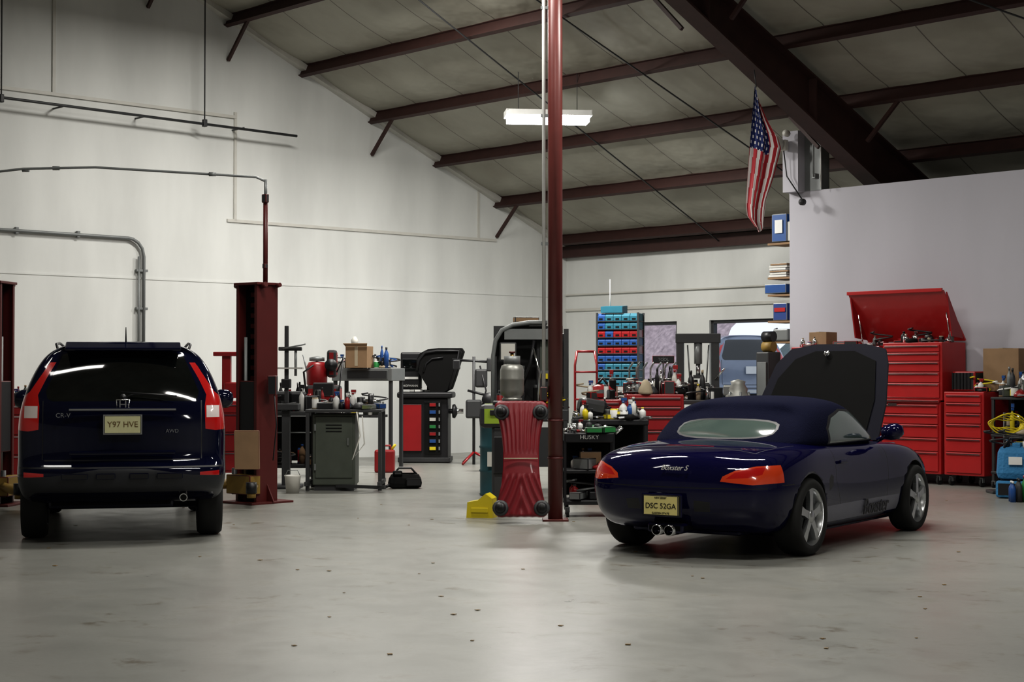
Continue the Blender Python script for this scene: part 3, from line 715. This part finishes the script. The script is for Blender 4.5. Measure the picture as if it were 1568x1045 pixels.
clutter(b,-.4,.4,-.25,-.1,1.03,20,.5,5)
b.box((.0,-.30,.55),(.8,.02,.5),DGR); clutter(b,-.4,.4,-.2,.2,.38,9,.35,14)
b.done()

b=B('tool_cart',(.80,16.95,0))
for z,h in ((.82,.10),(.47,.04),(.15,.05)): b.box((0,0,z),(.52,.42,h),BLK,.012)
for sx in (-.25,.25):
    for sy in (-.2,.2): b.box((sx,sy,.48),(.025,.025,.72),BLK); caster(b,sx*.9,sy*.9,.05)
b.box((0,.205,.5),(.5,.01,.6),BLKM)
b.box((0,-.212,.82),(.50,.012,.085),BLK,.004); b.text('HUSKY',(0,-.222,.825),.062,WHT,RX90,.001)
b.tube([(.27,-.18,.86),(.34,-.18,.92),(.34,.18,.92),(.27,.18,.86)],.012,CHR,8)
clutter(b,-.2,.2,-.17,.17,.87,22,.14,21,[DGR,GRY,CHR,RED,BLK,GRN,CHR,BLKM,WHT]); clutter(b,-.2,.2,-.15,.15,.49,9,.24,22); b.box((.02,-.02,.58),(.22,.2,.18),CARD,.004); clutter(b,-.2,.2,-.15,.15,.18,8,.2,23,[DGR,BLK,GRY,RED])
b.done()

b=B('work_table',(1.12,18.6,0))
b.box((0,0,.93),(.86,.5,.06),BLK,.01); legs(b,-.4,.4,-.22,.22,.92,BLK); b.box((0,0,.3),(.8,.46,.03),DGR); b.box((0,.2,.62),(.8,.02,.55),BLKM)
clutter(b,-.4,.4,-.2,.2,.96,44,.27,31); sbottle(b,.15,-.1,.96,.26,.045,WHT,BLU); sbottle(b,.23,-.05,.96,.24,.04,BLU,WHT); can(b,.05,-.1,.96,.12,.05,YEL,WHT)
clutter(b,-.35,.35,-.18,.18,.32,12,.3,32)
b.box((-.2,.05,1.09),(.34,.2,.2),DGR,.06,rot=(0,10,20)); b.done()

b=B('tool_chest',(1.80,20.6,0)); toolchest(b,-.36,.36,-.25,.25,.12,1.22,(3,2,2,2,1.4,1.4),RED,hand=DGR); clutter(b,-.33,.33,-.2,.2,1.22,36,.42,41,[CHR,GRY,DGR,BLK,CHR,RED,WHT,BLK,DGR,OFFW]); 
for k in range(7): b.tube([(-.3+.09*k,.1,1.22),(-.3+.09*k,.08,1.55),(-.26+.09*k,.0,1.62)],.013,CHR if k%2 else GRY,6)
b.box((.14,.15,1.66),(.28,.02,.10),BLK,.005); b.tube([(.14,.15,1.2),(.14,.15,1.7)],.012,DGR,6)
b.text('TOOL',(.14,.135,1.66),.05,GRY,RX90,.001)
b.done()
b=B('tool_chest',(1.17,20.9,0)); toolchest(b,-.24,.24,-.25,.25,.12,1.15,(3,2,2,1.5),RED,hand=DGR); b.box((0,0,1.25),(.40,.36,.18),BLK,.07,top=(.7,.7)); b.tube([(-.1,0,1.3),(0,-.02,1.42),(.1,0,1.3)],.02,BLK,8); clutter(b,-.2,.2,-.2,.1,1.15,14,.4,42); b.done()

b=B('hand_truck',(1.08,23.6,0))
for s in (-.16,.16): b.tube([(s,0,.05),(s,.05,1.6),(s*.8,.12,1.8)],.018,RED,8)
for z in (.3,.7,1.1,1.5): b.tube([(-.16,.02,z),(.16,.02,z)],.014,RED,8)
b.tube([(-.13,.12,1.8),(.13,.12,1.8)],.018,RED,8); b.box((0,-.1,.03),(.36,.22,.015),RED); 
for s in (-.2,.2): b.cyl((s-.02,.05,.12),(s+.02,.05,.12),.12,RUB,16)
b.done()

b=B('storage_bin_rack',(1.74,26.,0),-20)
legs(b,-.34,.34,-.16,.16,2.45,DGR,.03)
rr=random.Random(3)
for r in range(9):
    z=1.28+r*.13
    b.box((0,0,z-.01),(.70,.34,.012),DGR)
    m=[TEALB,TEALB,TEALB,BLU,RED,BLU,RED,TEALB,TEALB][r] 
    for c in range(5):
        mm=m if rr.random()<.88 else BLU
        x=-.274+c*.137
        b.prism([(-.17,0),(.14,0),(.14,.118),(-.12,.118),(-.17,.075)],(x,0,z),(0,1,0),(0,0,1),(1,0,0),.130,mm); b.box((x,-.172,z+.03),(.06,.004,.025),BLKM)
b.prism([(-.16,0),(.14,0),(.14,.12),(-.16,.10)],(-.1,0,2.45),(0,1,0),(0,0,1),(1,0,0),.36,TEALB)
b.box((0,0,1.15),(.8,.5,.04),DGR); legs(b,-.38,.38,-.22,.22,1.14,DGR); clutter(b,-.33,.33,-.2,-.18,1.17,6,.1,50)
b.tube([(-.2,.1,2.45),(-.2,.1,3.0)],.008,WHT,6)
b.done()

b=B('shop_press',(2.76,24.,0),-10)
for s in (-.26,.26): b.box((s,0,1.0),(.10,.14,2.0),DGR,.005); b.box((s,0,.03),(.12,.6,.06),DGR)
b.box((0,0,2.0),(.66,.16,.14),DGR,.01); b.box((0,0,1.2),(.5,.2,.1),DGR,.01); b.cyl((0,0,1.62),(0,0,1.95),.06,GRY,14); b.cyl((0,0,1.45),(0,0,1.62),.035,CHR,12); b.box((0,0,1.43),(.14,.1,.05),DGR)
for s in (-.12,.12): b.tube([(s,0,1.35+.0),(s*1.3,0,1.9)],.012,GRY,6)
b.box((0,0,.45),(.52,.12,.08),DGR); b.tube([(.26,-.1,1.4),(.4,-.3,1.55)],.015,CHR,6); b.done()

b=B('steel_workbench',(2.62,21.6,0),-20)
b.box((0,0,1.1),(1.0,.55,.06),DGR,.01); legs(b,-.46,.46,-.24,.24,1.1,DGR,.05); b.box((0,0,.35),(.92,.5,.04),DGR); b.box((.0,.22,.7),(.9,.02,.6),BLKM)
clutter(b,-.45,.1,-.2,.2,1.13,34,.44,61); clutter(b,-.4,.4,-.2,.2,.37,14,.4,62)
b.done()
b=B('transmission_housing',(2.98,21.35,1.135),-25)
b.lathe([(0,0),(.15,0),(.17,.05),(.12,.09),(.13,.14),(.09,.20),(.1,.24),(.05,.26),(0,.27)],(0,0,0),mat('cast_aluminium',(.30,.30,.28),.5,metal=.5,var=.3),18)
for k in range(6): a=k*1.05; b.cyl((.16*math.cos(a),.16*math.sin(a),.0),(.14*math.cos(a),.14*math.sin(a),.1),.018,GRY,8)
b.box((-.12,0,.12),(.14,.12,.14),GRY,.02); b.done()

# ------------------------------------------------------------------ left bay furniture
b=B('workbench',(-2.88,21.7,0))
b.box((0,0,.95),(.80,.6,.06),DGR,.01); legs(b,-.37,.37,-.26,.26,.95,DGR,.05); b.box((0,0,.25),(.76,.56,.04),DGR); b.box((0,.27,.6),(.76,.02,.6),BLKM)
clutter(b,-.35,.35,-.25,.2,.98,38,.42,71,[DGR,BLK,GRY,BLKM,DGR,RED,BLK]); clutter(b,-.35,.35,-.25,.1,.27,18,.35,72,[DGR,BLK,GRY,BLU,OFFW,RED,CARD])
b.tube([(-.38,-.3,.7),(.38,-.3,.7)],.01,GRY,6); b.box((-.1,-.1,1.12),(.45,.3,.25),BLK,.04); b.done()
b=B('arbor_press',(-2.92,20.95,0))
b.box((0,0,.5),(.10,.10,1.0),DGR); b.box((0,0,.02),(.4,.4,.04),DGR,.01); b.box((0,0,1.05),(.34,.28,.08),DGR,.01); b.box((.0,.02,1.6),(.05,.06,1.0),DGR,.006); b.box((.05,0,1.80),(.30,.07,.05),DGR,.01); b.cyl((.12,0,1.45),(.12,0,1.8),.018,GRY,8)
b.tube([(-.04,-.05,1.8),(.26,-.12,1.86)],.012,GRY,6); b.box((.05,0,1.55),(.32,.2,.02),OFFW,.004); b.box((0,0,1.35),(.12,.1,.12),BLK,.01); b.done()
b=B('metal_cabinet',(-2.25,20.72,0))
b.box((0,0,.52),(.54,.50,.9),GCAB,.012); b.box((0,-.255,.55),(.47,.02,.78),GCAB,.008); b.box((.18,-.272,.62),(.02,.02,.1),GRY,.004); b.box((0,0,.04),(.5,.45,.08),DGR)
for z in (.75,.79,.83): b.box((0,-.268,z),(.2,.006,.012),BLKM)
for z in (.3,.8): b.box((-.235,-.27,z),(.02,.02,.08),GRY)
b.done()
b=B('welding_table',(-2.10,20.65,0))
b.box((-.02,0,1.01),(.96,.62,.035),DGR,.005); 
for sx in (-.47,.44):
    for sy in (-.28,.28): b.box((sx,sy,.50),(.045,.045,.98),DGR)
b.box((.44,0,.1),(.04,.9,.05),DGR); b.box((-.47,0,.1),(.04,.9,.05),DGR); b.box((.2,-.3,.06),(.7,.05,.04),DGR,rot=(0,0,-25))
clutter(b,-.4,.4,-.25,.25,1.03,34,.26,81); sbottle(b,-.12,-.2,1.03,.24,.04,WHT,BLU); sbottle(b,.02,-.22,1.03,.22,.035,RED,WHT); sbottle(b,.08,-.1,1.03,.26,.04,WHT,RED)
b.cyl((.28,-.1,1.13),(.34,-.1,1.13),.10,BLK,20); b.cyl((.18,-.1,1.13),(.44,-.1,1.13),.03,CHR,10); b.box((.30,-.05,1.06),(.12,.2,.06),DGR,.01)
b.tube([(.15,-.32,1.0),(.2,-.36,.7),(.1,-.36,.4),(.25,-.34,.6),(.22,-.33,.95)],.009,OFFW,6)
b.done()
b=B('red_valve_grinder',(-2.72,23.4,0))
b.box((0,0,.5),(.46,.4,1.0),DGR,.02); b.box((0,0,1.15),(.50,.40,.32),RED,.05); b.lathe([(0,0),(.12,.0),(.15,.05),(.15,.3),(.12,.36),(0,.38)],(-.1,0,1.28),RED,18); b.box((.12,0,1.62),(.14,.2,.4),RED,.04); b.lathe([(0,0),(.09,0),(.09,.08),(0,.1)],(.12,-.1,1.6),BLK,14,(0,-1,0)); b.lathe([(0,0),(.11,0),(.11,.05),(0,.07)],(-.1,0,1.66),GRY,14)
b.tube([(.2,-.1,1.5),(.3,-.2,1.7),(.24,-.25,1.2),(.3,-.2,.9)],.012,BLK,6); b.tube([(-.2,0,1.3),(-.3,0,1.75)],.012,GRY,6)
b.box((.02,-.21,1.25),(.3,.04,.2),BLK,.02); b.tube([(-.22,-.2,1.1),(-.26,-.24,1.5),(-.12,-.22,1.6)],.016,BLK,6); b.done()
b=B('wall_workbench',(-2.28,25.7,0),-20)
b.box((0,0,1.46),(1.05,.5,.20),GRY,.01); b.box((.1,-.26,1.46),(.7,.02,.14),DGR,.005); legs(b,-.48,.48,-.2,.2,1.4,DGR,.05); b.box((-.1,.1,.8),(.6,.4,.04),DGR)
clutter(b,-.48,.45,-.2,.15,1.56,30,.36,91,[GRN,YEL,BLU,RED,BLK,OFFW,DGR,WHT,DGR,BLK]); clutter(b,-.4,.2,-.1,.15,.82,8,.35,92)
b.tube([(-.3,.1,1.56),(-.28,.08,1.95)],.02,OFFW,8); b.lathe([(0,0),(.05,0),(.06,.08),(.02,.14),(0,.14)],(-.28,.08,1.93),OFFW,12); b.done()
b=B('cardboard_box',(-2.40,25.45,1.565),-15); b.box((0,0,.17),(.36,.28,.34),CARD,.004); b.box((0,-.142,.2),(.05,.004,.34),BRS); b.prism([(-.18,0),(.18,0),(.2,.06),(-.2,.06)],(0,-.15,.34),(1,0,0),(0,-.7,.7),(0,.7,.7),.006,CARD); b.done()

b=B('wheel_balancer',(-1.42,27.0,0),-3)
b.box((-.02,0,.55),(.80,.55,1.06),BLK,.03); b.box((-.22,-.285,.58),(.34,.03,.78),RED,.01); b.box((-.02,0,.05),(.86,.6,.08),DGR,.01)
b.box((.0,-.05,1.12),(.92,.62,.10),BLK,.03)
cc=[YEL,BLU,RED,GRN,OFFW,BLU,RED]
b.box((.13,-.29,.58),(.28,.03,.86),BLKM,.005)
for k in range(7):
    b.box((.13,-.31,.24+k*.12),(.11,.02,.06),cc[k],.004); b.box((.24,-.31,.24+k*.12),(.03,.02,.06),GRY,.003)
b.cyl((.36,-.1,.85),(.62,-.1,.85),.04,CHR,12); b.lathe([(0,0),(.11,0),(.12,.04),(.05,.08),(0,.08)],(.44,-.1,.85),BLK,20,(1,0,0))
b.box((-.26,.0,1.52),(.34,.24,.62),BLK,.03); b.box((-.26,-.125,1.62),(.27,.015,.20),GLS,.005); b.box((-.26,-.13,1.40),(.26,.01,.04),WHT)
outer=[(-.14,1.55),(-.15,1.70),(-.10,1.82),(.02,1.88),(.20,1.90),(.58,1.90),(.62,1.84),(.56,1.66),(.50,1.45),(.42,1.22),(.30,1.16),(.10,1.16)]
for y0,y1,sc in ((-.30,-.05,.97),(-.05,.22,1.)):
    b.prism([(x*sc,1.2+(z-1.2)*sc) for x,z in outer],(0,(y0+y1)/2,0),(1,0,0),(0,0,1),(0,1,0),y1-y0,BLKM)
b.tube([(x,-.31,z) for x,z in [(-.13,1.52),(-.10,1.70),(.0,1.82),(.2,1.85),(.56,1.85),(.52,1.6),(.40,1.22)]],.022,BLK,8)
b.tube([(x,-.31,z) for x,z in [(-.02,1.5),(.02,1.64),(.12,1.72),(.3,1.74)]],.014,BLK,8)
clutter(b,-.35,.3,-.25,.1,1.17,8,.16,95,[GRY,DGR,RED,YEL,WHT]); b.text('HOFMANN',(-.26,-.135,1.27),.05,WHT,RX90,.001)
b.done()

b=B('alignment_stand',(-.62,26.3,0))
b.cyl((0,0,0),(0,0,1.75),.025,DGR,10)
for a in (0,2.1,4.2): b.tube([(0,0,.2),(.35*math.cos(a),.35*math.sin(a),.02)],.02,RED,8)
b.tube([(-.35,0,1.70),(.35,0,1.66)],.02,BLK,8); b.box((.28,0,1.62),(.14,.1,.22),DGR,.02); b.box((-.28,0,1.62),(.12,.1,.16),BLK,.02); b.tube([(-.1,0,1.2),(.3,-.05,1.1)],.02,BLK,8); b.lathe([(0,0),(.12,0),(.12,.05),(0,.05)],(.25,-.08,1.05),BLK,16,(0,-1,0)); b.box((0,-.02,.9),(.26,.18,.3),DGR,.03); b.tube([(.1,0,1.6),(.2,-.1,1.2),(.1,-.1,.8),(.15,0,.1)],.015,BLK,6)
b.box((.12,.02,1.4),(.2,.14,.3),DGR,.03)
b.done()
b=B('shop_stool',(-.28,24.6,0))
b.lathe([(0,0),(.18,0),(.19,.03),(.17,.07),(0,.08)],(0,0,.85),BLK,20)
for a in (0.5,2.07,3.64,5.2): b.tube([(.08*math.cos(a),.08*math.sin(a),.85),(.22*math.cos(a),.22*math.sin(a),.0)],.015,DGR,8)
b.lathe([(.185,0),(.2,0),(.2,.02),(.185,.02)],(0,0,.3),DGR,20); b.done()

b=B('tool_bag',(-1.38,20.9,0),10)
b.box((0,0,.10),(.46,.22,.20),BLKM,.07,top=(.85,.5)); b.tube([(-.15,0,.18),(-.08,0,.26),(.08,0,.26),(.15,0,.18)],.014,BLK,8); b.box((.1,-.11,.08),(.2,.03,.1),BLK,.02); b.tube([(-.2,-.05,.05),(-.25,-.08,.03),(-.27,0,.02)],.02,BLK,6); b.box((-.1,-.04,.2),(.12,.1,.06),DGR,.02); b.done()
b=B('parts_bucket',(-2.72,20.1,0)); b.lathe([(0,0),(.08,0),(.10,.20),(.105,.22),(.095,.22),(.07,.03),(0,.03)],(0,0,0),OFFW,20); b.tube([(-.10,0,.2),(-.06,0,.28),(.06,0,.28),(.10,0,.2)],.005,GRY,5); b.done()
b=B('red_tool_cabinet',(-3.95,22.4,0)); toolchest(b,-.25,.25,-.25,.25,.12,1.1,(2,2,2,1),RED)
b.box((0,0,1.75),(.34,.2,.06),RED,.01); b.box((0,.02,1.45),(.12,.1,.6),RED,.01); b.box((.08,0,1.25),(.2,.18,.22),RED,.02); b.done()
b=B('red_tool_cabinet',(-6.6,21.5,0)); toolchest(b,-.3,.3,-.25,.25,.12,1.1,(2,2,2,1),RED); clutter(b,-.25,.25,-.2,.2,1.1,10,.25,97); b.done()
b=B('fuel_can',(-1.90,24.2,0)); b.box((0,0,.17),(.3,.2,.34),RED,.03); b.tube([(-.08,0,.33),(-.06,0,.40),(.08,0,.40),(.1,0,.33)],.015,RED,8); b.cyl((.1,0,.34),(.16,0,.42),.02,YEL,8); b.done()

# ------------------------------------------------------------------ right side: partition furniture (room frame)
yb=-3.17; yf=-3.80
b=RB('tool_chest'); toolchest(b,9.90,10.83,yf,yb,.14,1.10,(3,2,2,1.5,1.5),REDB); toolchest(b,9.90,10.83,yf+.04,yb,1.12,1.90,(2,1.4,1.4,1.2,1),REDB,cas=False)
b.box((10.36,yf-.02,1.11),(.94,.05,.03),CHR,.005); b.box((10.1,yf-.03,1.06),(.14,.01,.035),CHR)
lid=[(-.78,0),(.78,0),(.72,.80),(-.80,.80)]
b.prism(lid,(10.08,-3.22,1.93),(1,0,0),(0,-.56,.83),(0,.83,.56),.025,REDB)
b.box((10.04,-3.70,2.60),(1.52,.03,.05),REDB,.005,rot=(0,0,0)); 
b.prism([(0,0),(.30,0),(.0,.75)],(10.84,-3.24,1.95),(0,-1,.1),(0,-.56,.83),(1,0,0),.02,RED)
b.prism([(0,0),(.30,0),(.0,.75)],(9.30,-3.24,1.95),(0,-1,.1),(0,-.56,.83),(1,0,0),.02,RED)
for s in (9.4,10.8): b.tube([(s,-3.5,1.9),(s,-3.6,2.3)],.01,CHR,6)
clutter(b,9.95,10.8,-3.7,-3.3,1.90,24,.16,101,[GRY,DGR,CHR,RED,BLK,BLK,BLK,BRS]); b.done()
b=RB('tool_chest'); toolchest(b,10.88,11.47,yf,yb,.14,1.24,(3,2,2,1.5,1.5,1.2),REDB)
b.box((11.08,-3.5,1.38),(.34,.3,.26),DGR,.02); 
for k in range(6): b.box((10.93+k*.05,-3.66,1.38),(.02,.02,.22),BLK)
clutter(b,11.25,11.42,-3.75,-3.6,1.24,6,.2,111); b.done()
b=RB('tool_chest'); toolchest(b,8.35,9.85,yf,yb,.14,1.10,(3,2,2,1.5),RED); toolchest(b,8.35,9.85,yf+.04,yb,1.12,1.86,(2,1.4,1.4,1),RED,cas=False)
clutter(b,8.4,9.8,-3.7,-3.3,1.86,34,.16,121,[GRY,DGR,CHR,RED,WHT,DGR,BLK,BRS,BLK]); b.done()
b=RB('cardboard_box'); b.box((8.72,-3.5,1.97),(.30,.26,.2),CARD,.004); b.box((8.72,-3.5,2.073),(.05,.26,.006),BRS); b.done()
b=RB('utility_cart')
for z in (.2,.68,1.16): b.box((12.0,-3.5,z),(.90,.55,.035),DGR,.008)
for sx in (11.58,12.42):
    for sy in (-3.75,-3.25): b.box((sx,sy,.62),(.035,.035,1.1),DGR); caster(b,sx,sy,.045)
b.box((12.0,-3.24,.65),(.88,.02,1.0),BLKM)
clutter(b,11.65,12.4,-3.75,-3.55,1.18,34,.40,131); clutter(b,11.65,12.4,-3.7,-3.3,.70,40,.46,132); clutter(b,11.65,12.4,-3.7,-3.3,.22,34,.46,133,[BLK,DGR,GRN,BLU,BLKM,GRY,RED,LBLU,YEL]); b.done()
b=RB('cardboard_box'); b.box((11.54,-3.36,1.53),(.50,.3,.56),CARD,.004,rot=(0,0,3)); b.box((11.54,-3.36,1.814),(.06,.3,.006),BRS,rot=(0,0,3)); b.done()
b=B('extension_cord_coil',(6.10,19.95,0)); 
b.tube([(0,.1,0),(0,.1,1.0)],.02,DGR,8); b.box((0,.1,.02),(.4,.3,.04),DGR,.01)
for k in range(5):
    pts=[(.0+(.17+.018*k)*math.cos(t),.02-.012*k,.86+(.06+.014*k)*math.sin(t)+.02*math.sin(3*t+k)) for t in [j*2*math.pi/24 for j in range(25)]]
    b.tube(pts,.008,YEL,6)
b.done()
b=B('blue_duffel_bag',(6.02,19.3,0),-25)
b.box((0,0,.42),(.48,.34,.42),LBLU,.09,top=(.9,.75)); b.box((0,0,.11),(.46,.36,.20),BLK,.03); b.box((0,-.175,.45),(.16,.01,.1),WHT,.003); b.tube([(-.14,-.1,.6),(-.06,-.12,.72),(.08,-.12,.72),(.14,-.1,.6)],.014,BLK,8); clutter(b,-.2,.2,-.1,.1,.6,8,.14,140,[YEL,LBLU,WHT,BLK]); b.done()
b=B('fluid_bottles',(5.95,18.75,0))
for k in range(9): 
    x=-.18+.075*(k%6)+.02*(k//6); y=-.08+.12*(k//6)
    bottle(b,x,y,0,.24+.03*(k%3),.034,[BLU,DGR,GRN,BLK,RED,LBLU][k%6],[WHT,BLK,RED][k%3])
b.box((.33,.1,.13),(.26,.3,.26),BLK,.03); b.box((.33,-.055,.15),(.16,.01,.1),WHT,.003); b.done()

b=RB('storage_shelf')
b.box((7.80,-2.75,2.7),(.04,.36,2.2),GRY)
zs=[3.44,2.92,2.66,2.26,1.95]
for z in zs: b.box((7.58,-2.80,z),(.46,.44,.03),CARD)
b.box((7.56,-2.86,3.68),(.28,.3,.42),BLU,.01); b.box((7.56,-3.02,3.70),(.14,.01,.2),WHT); b.box((7.72,-2.84,3.62),(.1,.3,.3),OFFW,.01); b.box((7.50,-2.86,3.87),(.2,.2,.06),BLK,.01)
for k in range(6): b.box((7.52+.01*(k%3),-2.85,2.955+k*.035),(.34-.03*(k%2),.3,.03),[WHT,OFFW,CARD][k%3],.003)
b.box((7.5,-2.88,2.76),(.40,.3,.14),BLU,.01); b.box((7.58,-2.88,2.41),(.26,.28,.26),mat('navy_box',(.02,.05,.2),.5),.01); b.box((7.58,-3.025,2.44),(.2,.01,.06),REDB); b.box((7.6,-2.9,2.06),(.28,.28,.18),GRY,.02); clutter(b,7.45,7.7,-2.95,-2.7,1.965,6,.22,150)
can(b,7.48,-2.95,2.28,.2,.06,YEL,LIME)
b.done()
b=RB('reel_stand'); b.box((7.58,-3.3,.9),(.24,.3,1.8),DGR,.02); b.box((7.58,-3.46,1.2),(.18,.02,.9),GRY,.01); 
for z in (1.88,2.03): b.cyl((7.50,-3.3,z),(7.68,-3.3,z),.08,DYEL if z<1.9 else BLK,16)
b.done()

b=RB('security_flood_light')
b.box((7.92,-3.36,4.86),(.12,.08,.16),OFFW,.01)
b.lathe([(0,0),(.07,.0),(.11,.06),(.12,.16),(.115,.17),(.09,.10),(0,.09)],(7.90,-3.40,4.90),OFFW,18,(-.2,-1,-.25)); b.lathe([(0,0),(.05,0),(.05,.08),(0,.1)],(8.02,-3.40,5.02),OFFW,12,(.3,-1,0))
b.tube([(7.92,-3.36,4.78),(7.96,-3.34,4.4),(8.2,-3.3,4.05)],.01,DGR,6); b.lathe([(0,0),(.05,0),(.05,.06),(0,.08)],(8.22,-3.28,4.0),DGR,10,(0,-1,0)); b.done()
b=RB('hanging_conduit'); b.tube([(8.45,-3.35,4.35),(8.45,-3.35,roofz(3.35)-.05)],.014,GRY,8); b.tube([(8.5,-3.24,4.2),(8.5,-3.24,5.0)],.01,WHT,6); b.box((8.45,-3.30,4.36),(.06,.1,.08),GRY,.01); b.done()

# flag
b=B('american_flag',(.02,21.4,.12))
def ipl(T,t):
    for a in range(len(T)-1):
        if T[a][0]<=t<=T[a+1][0]: 
            q=(t-T[a][0])/(T[a+1][0]-T[a][0])
            return T[a][1]+(T[a+1][1]-T[a][1])*q
LE=[(0,3.20),(.2,3.17),(.4,3.14),(.85,3.085),(.93,3.10),(1,3.20)]
RE=[(0,3.24),(.15,3.36),(.3,3.52),(.38,3.56),(.6,3.47),(.8,3.36),(1,3.32)]
NS=60; NT=96
G=[]
for c in range(NT+1):
    t=c/NT; row=[]
    for a in range(NS+1):
        s=a/NS; xl,xr=ipl(LE,t),ipl(RE,t)
        x=xl+(xr-xl)*s; z=5.20-1.86*t - .10*math.sin(math.pi*s)*(t) - .22*s*(1-t)
        y=.07*math.sin(s*13+1.5*t)*(.3+.7*min(1,t*2))+.03*math.sin(s*27)
        row.append(b.bm.verts.new((x,y,z)))
    G.append(row)
iw,ir,ib=b.mi(FLW),b.mi(FLR),b.mi(FLB)
for c in range(NT):
    for a in range(NS):
        f=b.bm.faces.new((G[c][a],G[c][a+1],G[c+1][a+1],G[c+1][a])); f.smooth=True
        s=(a+.5)/NS; t=(c+.5)/NT
        if s<.62 and t<.44:
            off=0 if (c//4)%2 else 3
            f.material_index=iw if ((a+off)%6 in (2,3) and c%4 in (1,2)) else ib
        else: f.material_index=iw if int(s*10+t*1.5)%2 else ir
b.tube([(3.22,0,5.16),(3.20,.05,5.40)],.008,DGR,6)
b.done(recalc=False)

b=B('fallen_leaves',(0,0,0)); rr=random.Random(12); LM=mat('dry_leaf',(.24,.16,.07),.8)
for k in range(50):
    y=rr.uniform(8.5,19); x=rr.uniform(-.30,.30)*y; a=rr.uniform(0,6.28); s=rr.uniform(.01,.022)
    pl=[(math.cos(a+q)*s*(1 if j%2 else .6),math.sin(a+q)*s*(.8 if j%2 else .5)) for j,q in enumerate([i_*math.pi/4 for i_ in range(8)])]
    b.prism(pl,(x,y,.004),(1,0,0),(0,1,0),(0,0,1),.003,LM)
b.done()

# ------------------------------------------------------------------ outside
b=RB('outdoor_ground'); GM=mat('asphalt_wet_grey',(.30,.31,.33),.7,bump=.4); b.box((8,16.5,.2),(60,32,.4),GM); b.done()
b=RB('brush_hillside'); HM=mat('brush_pinkish',(.46,.36,.37),.9,var=.75,scale=7,bump=1.)
i=b.mi(HM); rr=random.Random(5); g=[[b.bm.verts.new((-22+c*.5,9.5+r*.6+rr.uniform(-.2,.2),.3+r*.75+rr.uniform(-.15,.15))) for c in range(35)] for r in range(10)]
for r in range(9):
    for c in range(34):
        f=b.bm.faces.new((g[r][c],g[r][c+1],g[r+1][c+1],g[r+1][c])); f.material_index=i; f.smooth=True
b.done()
b=RB('tree_line'); TM=mat('distant_foliage',(.16,.20,.20),.9,var=.6,scale=1.5,bump=1.)
rr=random.Random(9)
for k in range(26):
    x=-24+k*1.3+rr.uniform(-.4,.4); r=rr.uniform(1.2,1.9); h=rr.uniform(1.2,2.2)
    b.cyl((x,24,.38),(x,24,.6+h*.5),.14,DGR,6)
    b.lathe([(0,0),(r*.8,.3),(r,h*.5),(r*.7,h*.85),(r*.3,h*1.1),(0,h*1.15)],(x,24+rr.uniform(-1,1),.5),TM,10)
b.done()
bm,ms=suv_body(mat('slate_grey_car_paint',(.17,.20,.26),.3,coat=.8),2); w_=R2W(-.35,-6.3,.4)
e=B('parked_suv',(w_.x,w_.y,.4),8); add_bm(e,bm,ms)
for s in (1,-1):
    for yy in (.92,3.55): wheel(e,s*.78,yy,.345,.22,.225,s,1)
e.box((0,.05,1.04),(.32,.02,.16),WHT,.004); e.box((0,.0,.6),(1.5,.06,.1),CHR,.02); ob=e.done(recalc=False); ob.scale=(1.0,1.0,1.10)
bm,ms=suv_body(mat('white_car_paint',(.75,.77,.8),.3,coat=.8),2); w_=R2W(3.2,-2.6,.0)
e=B('parked_suv',(w_.x,w_.y,.4),-137); add_bm(e,bm,ms)
for s in (1,-1):
    for yy in (.92,3.55): wheel(e,s*.78,yy,.345,.22,.225,s,1)
ob=e.done(recalc=False); ob.scale=(.9,.9,.78)

w=bpy.data.worlds.new('sky'); scene.world=w; w.use_nodes=True; nt=w.node_tree
bg=nt.nodes['Background']; bg.inputs[0].default_value=(.80,.88,1.,1); bg.inputs[1].default_value=1.0

cd=bpy.data.cameras.new('camera'); cd.sensor_width=36; cd.lens=56.9; cd.clip_end=300
co=bpy.data.objects.new('camera',cd); scene.collection.objects.link(co); co.location=(0,0,1.5); co.rotation_euler=((90+1.1)*D2R,0,0)
scene.camera=co
try:
    scene.view_settings.view_transform='Standard'; scene.view_settings.look='Medium High Contrast'
except Exception as ex: print(ex)
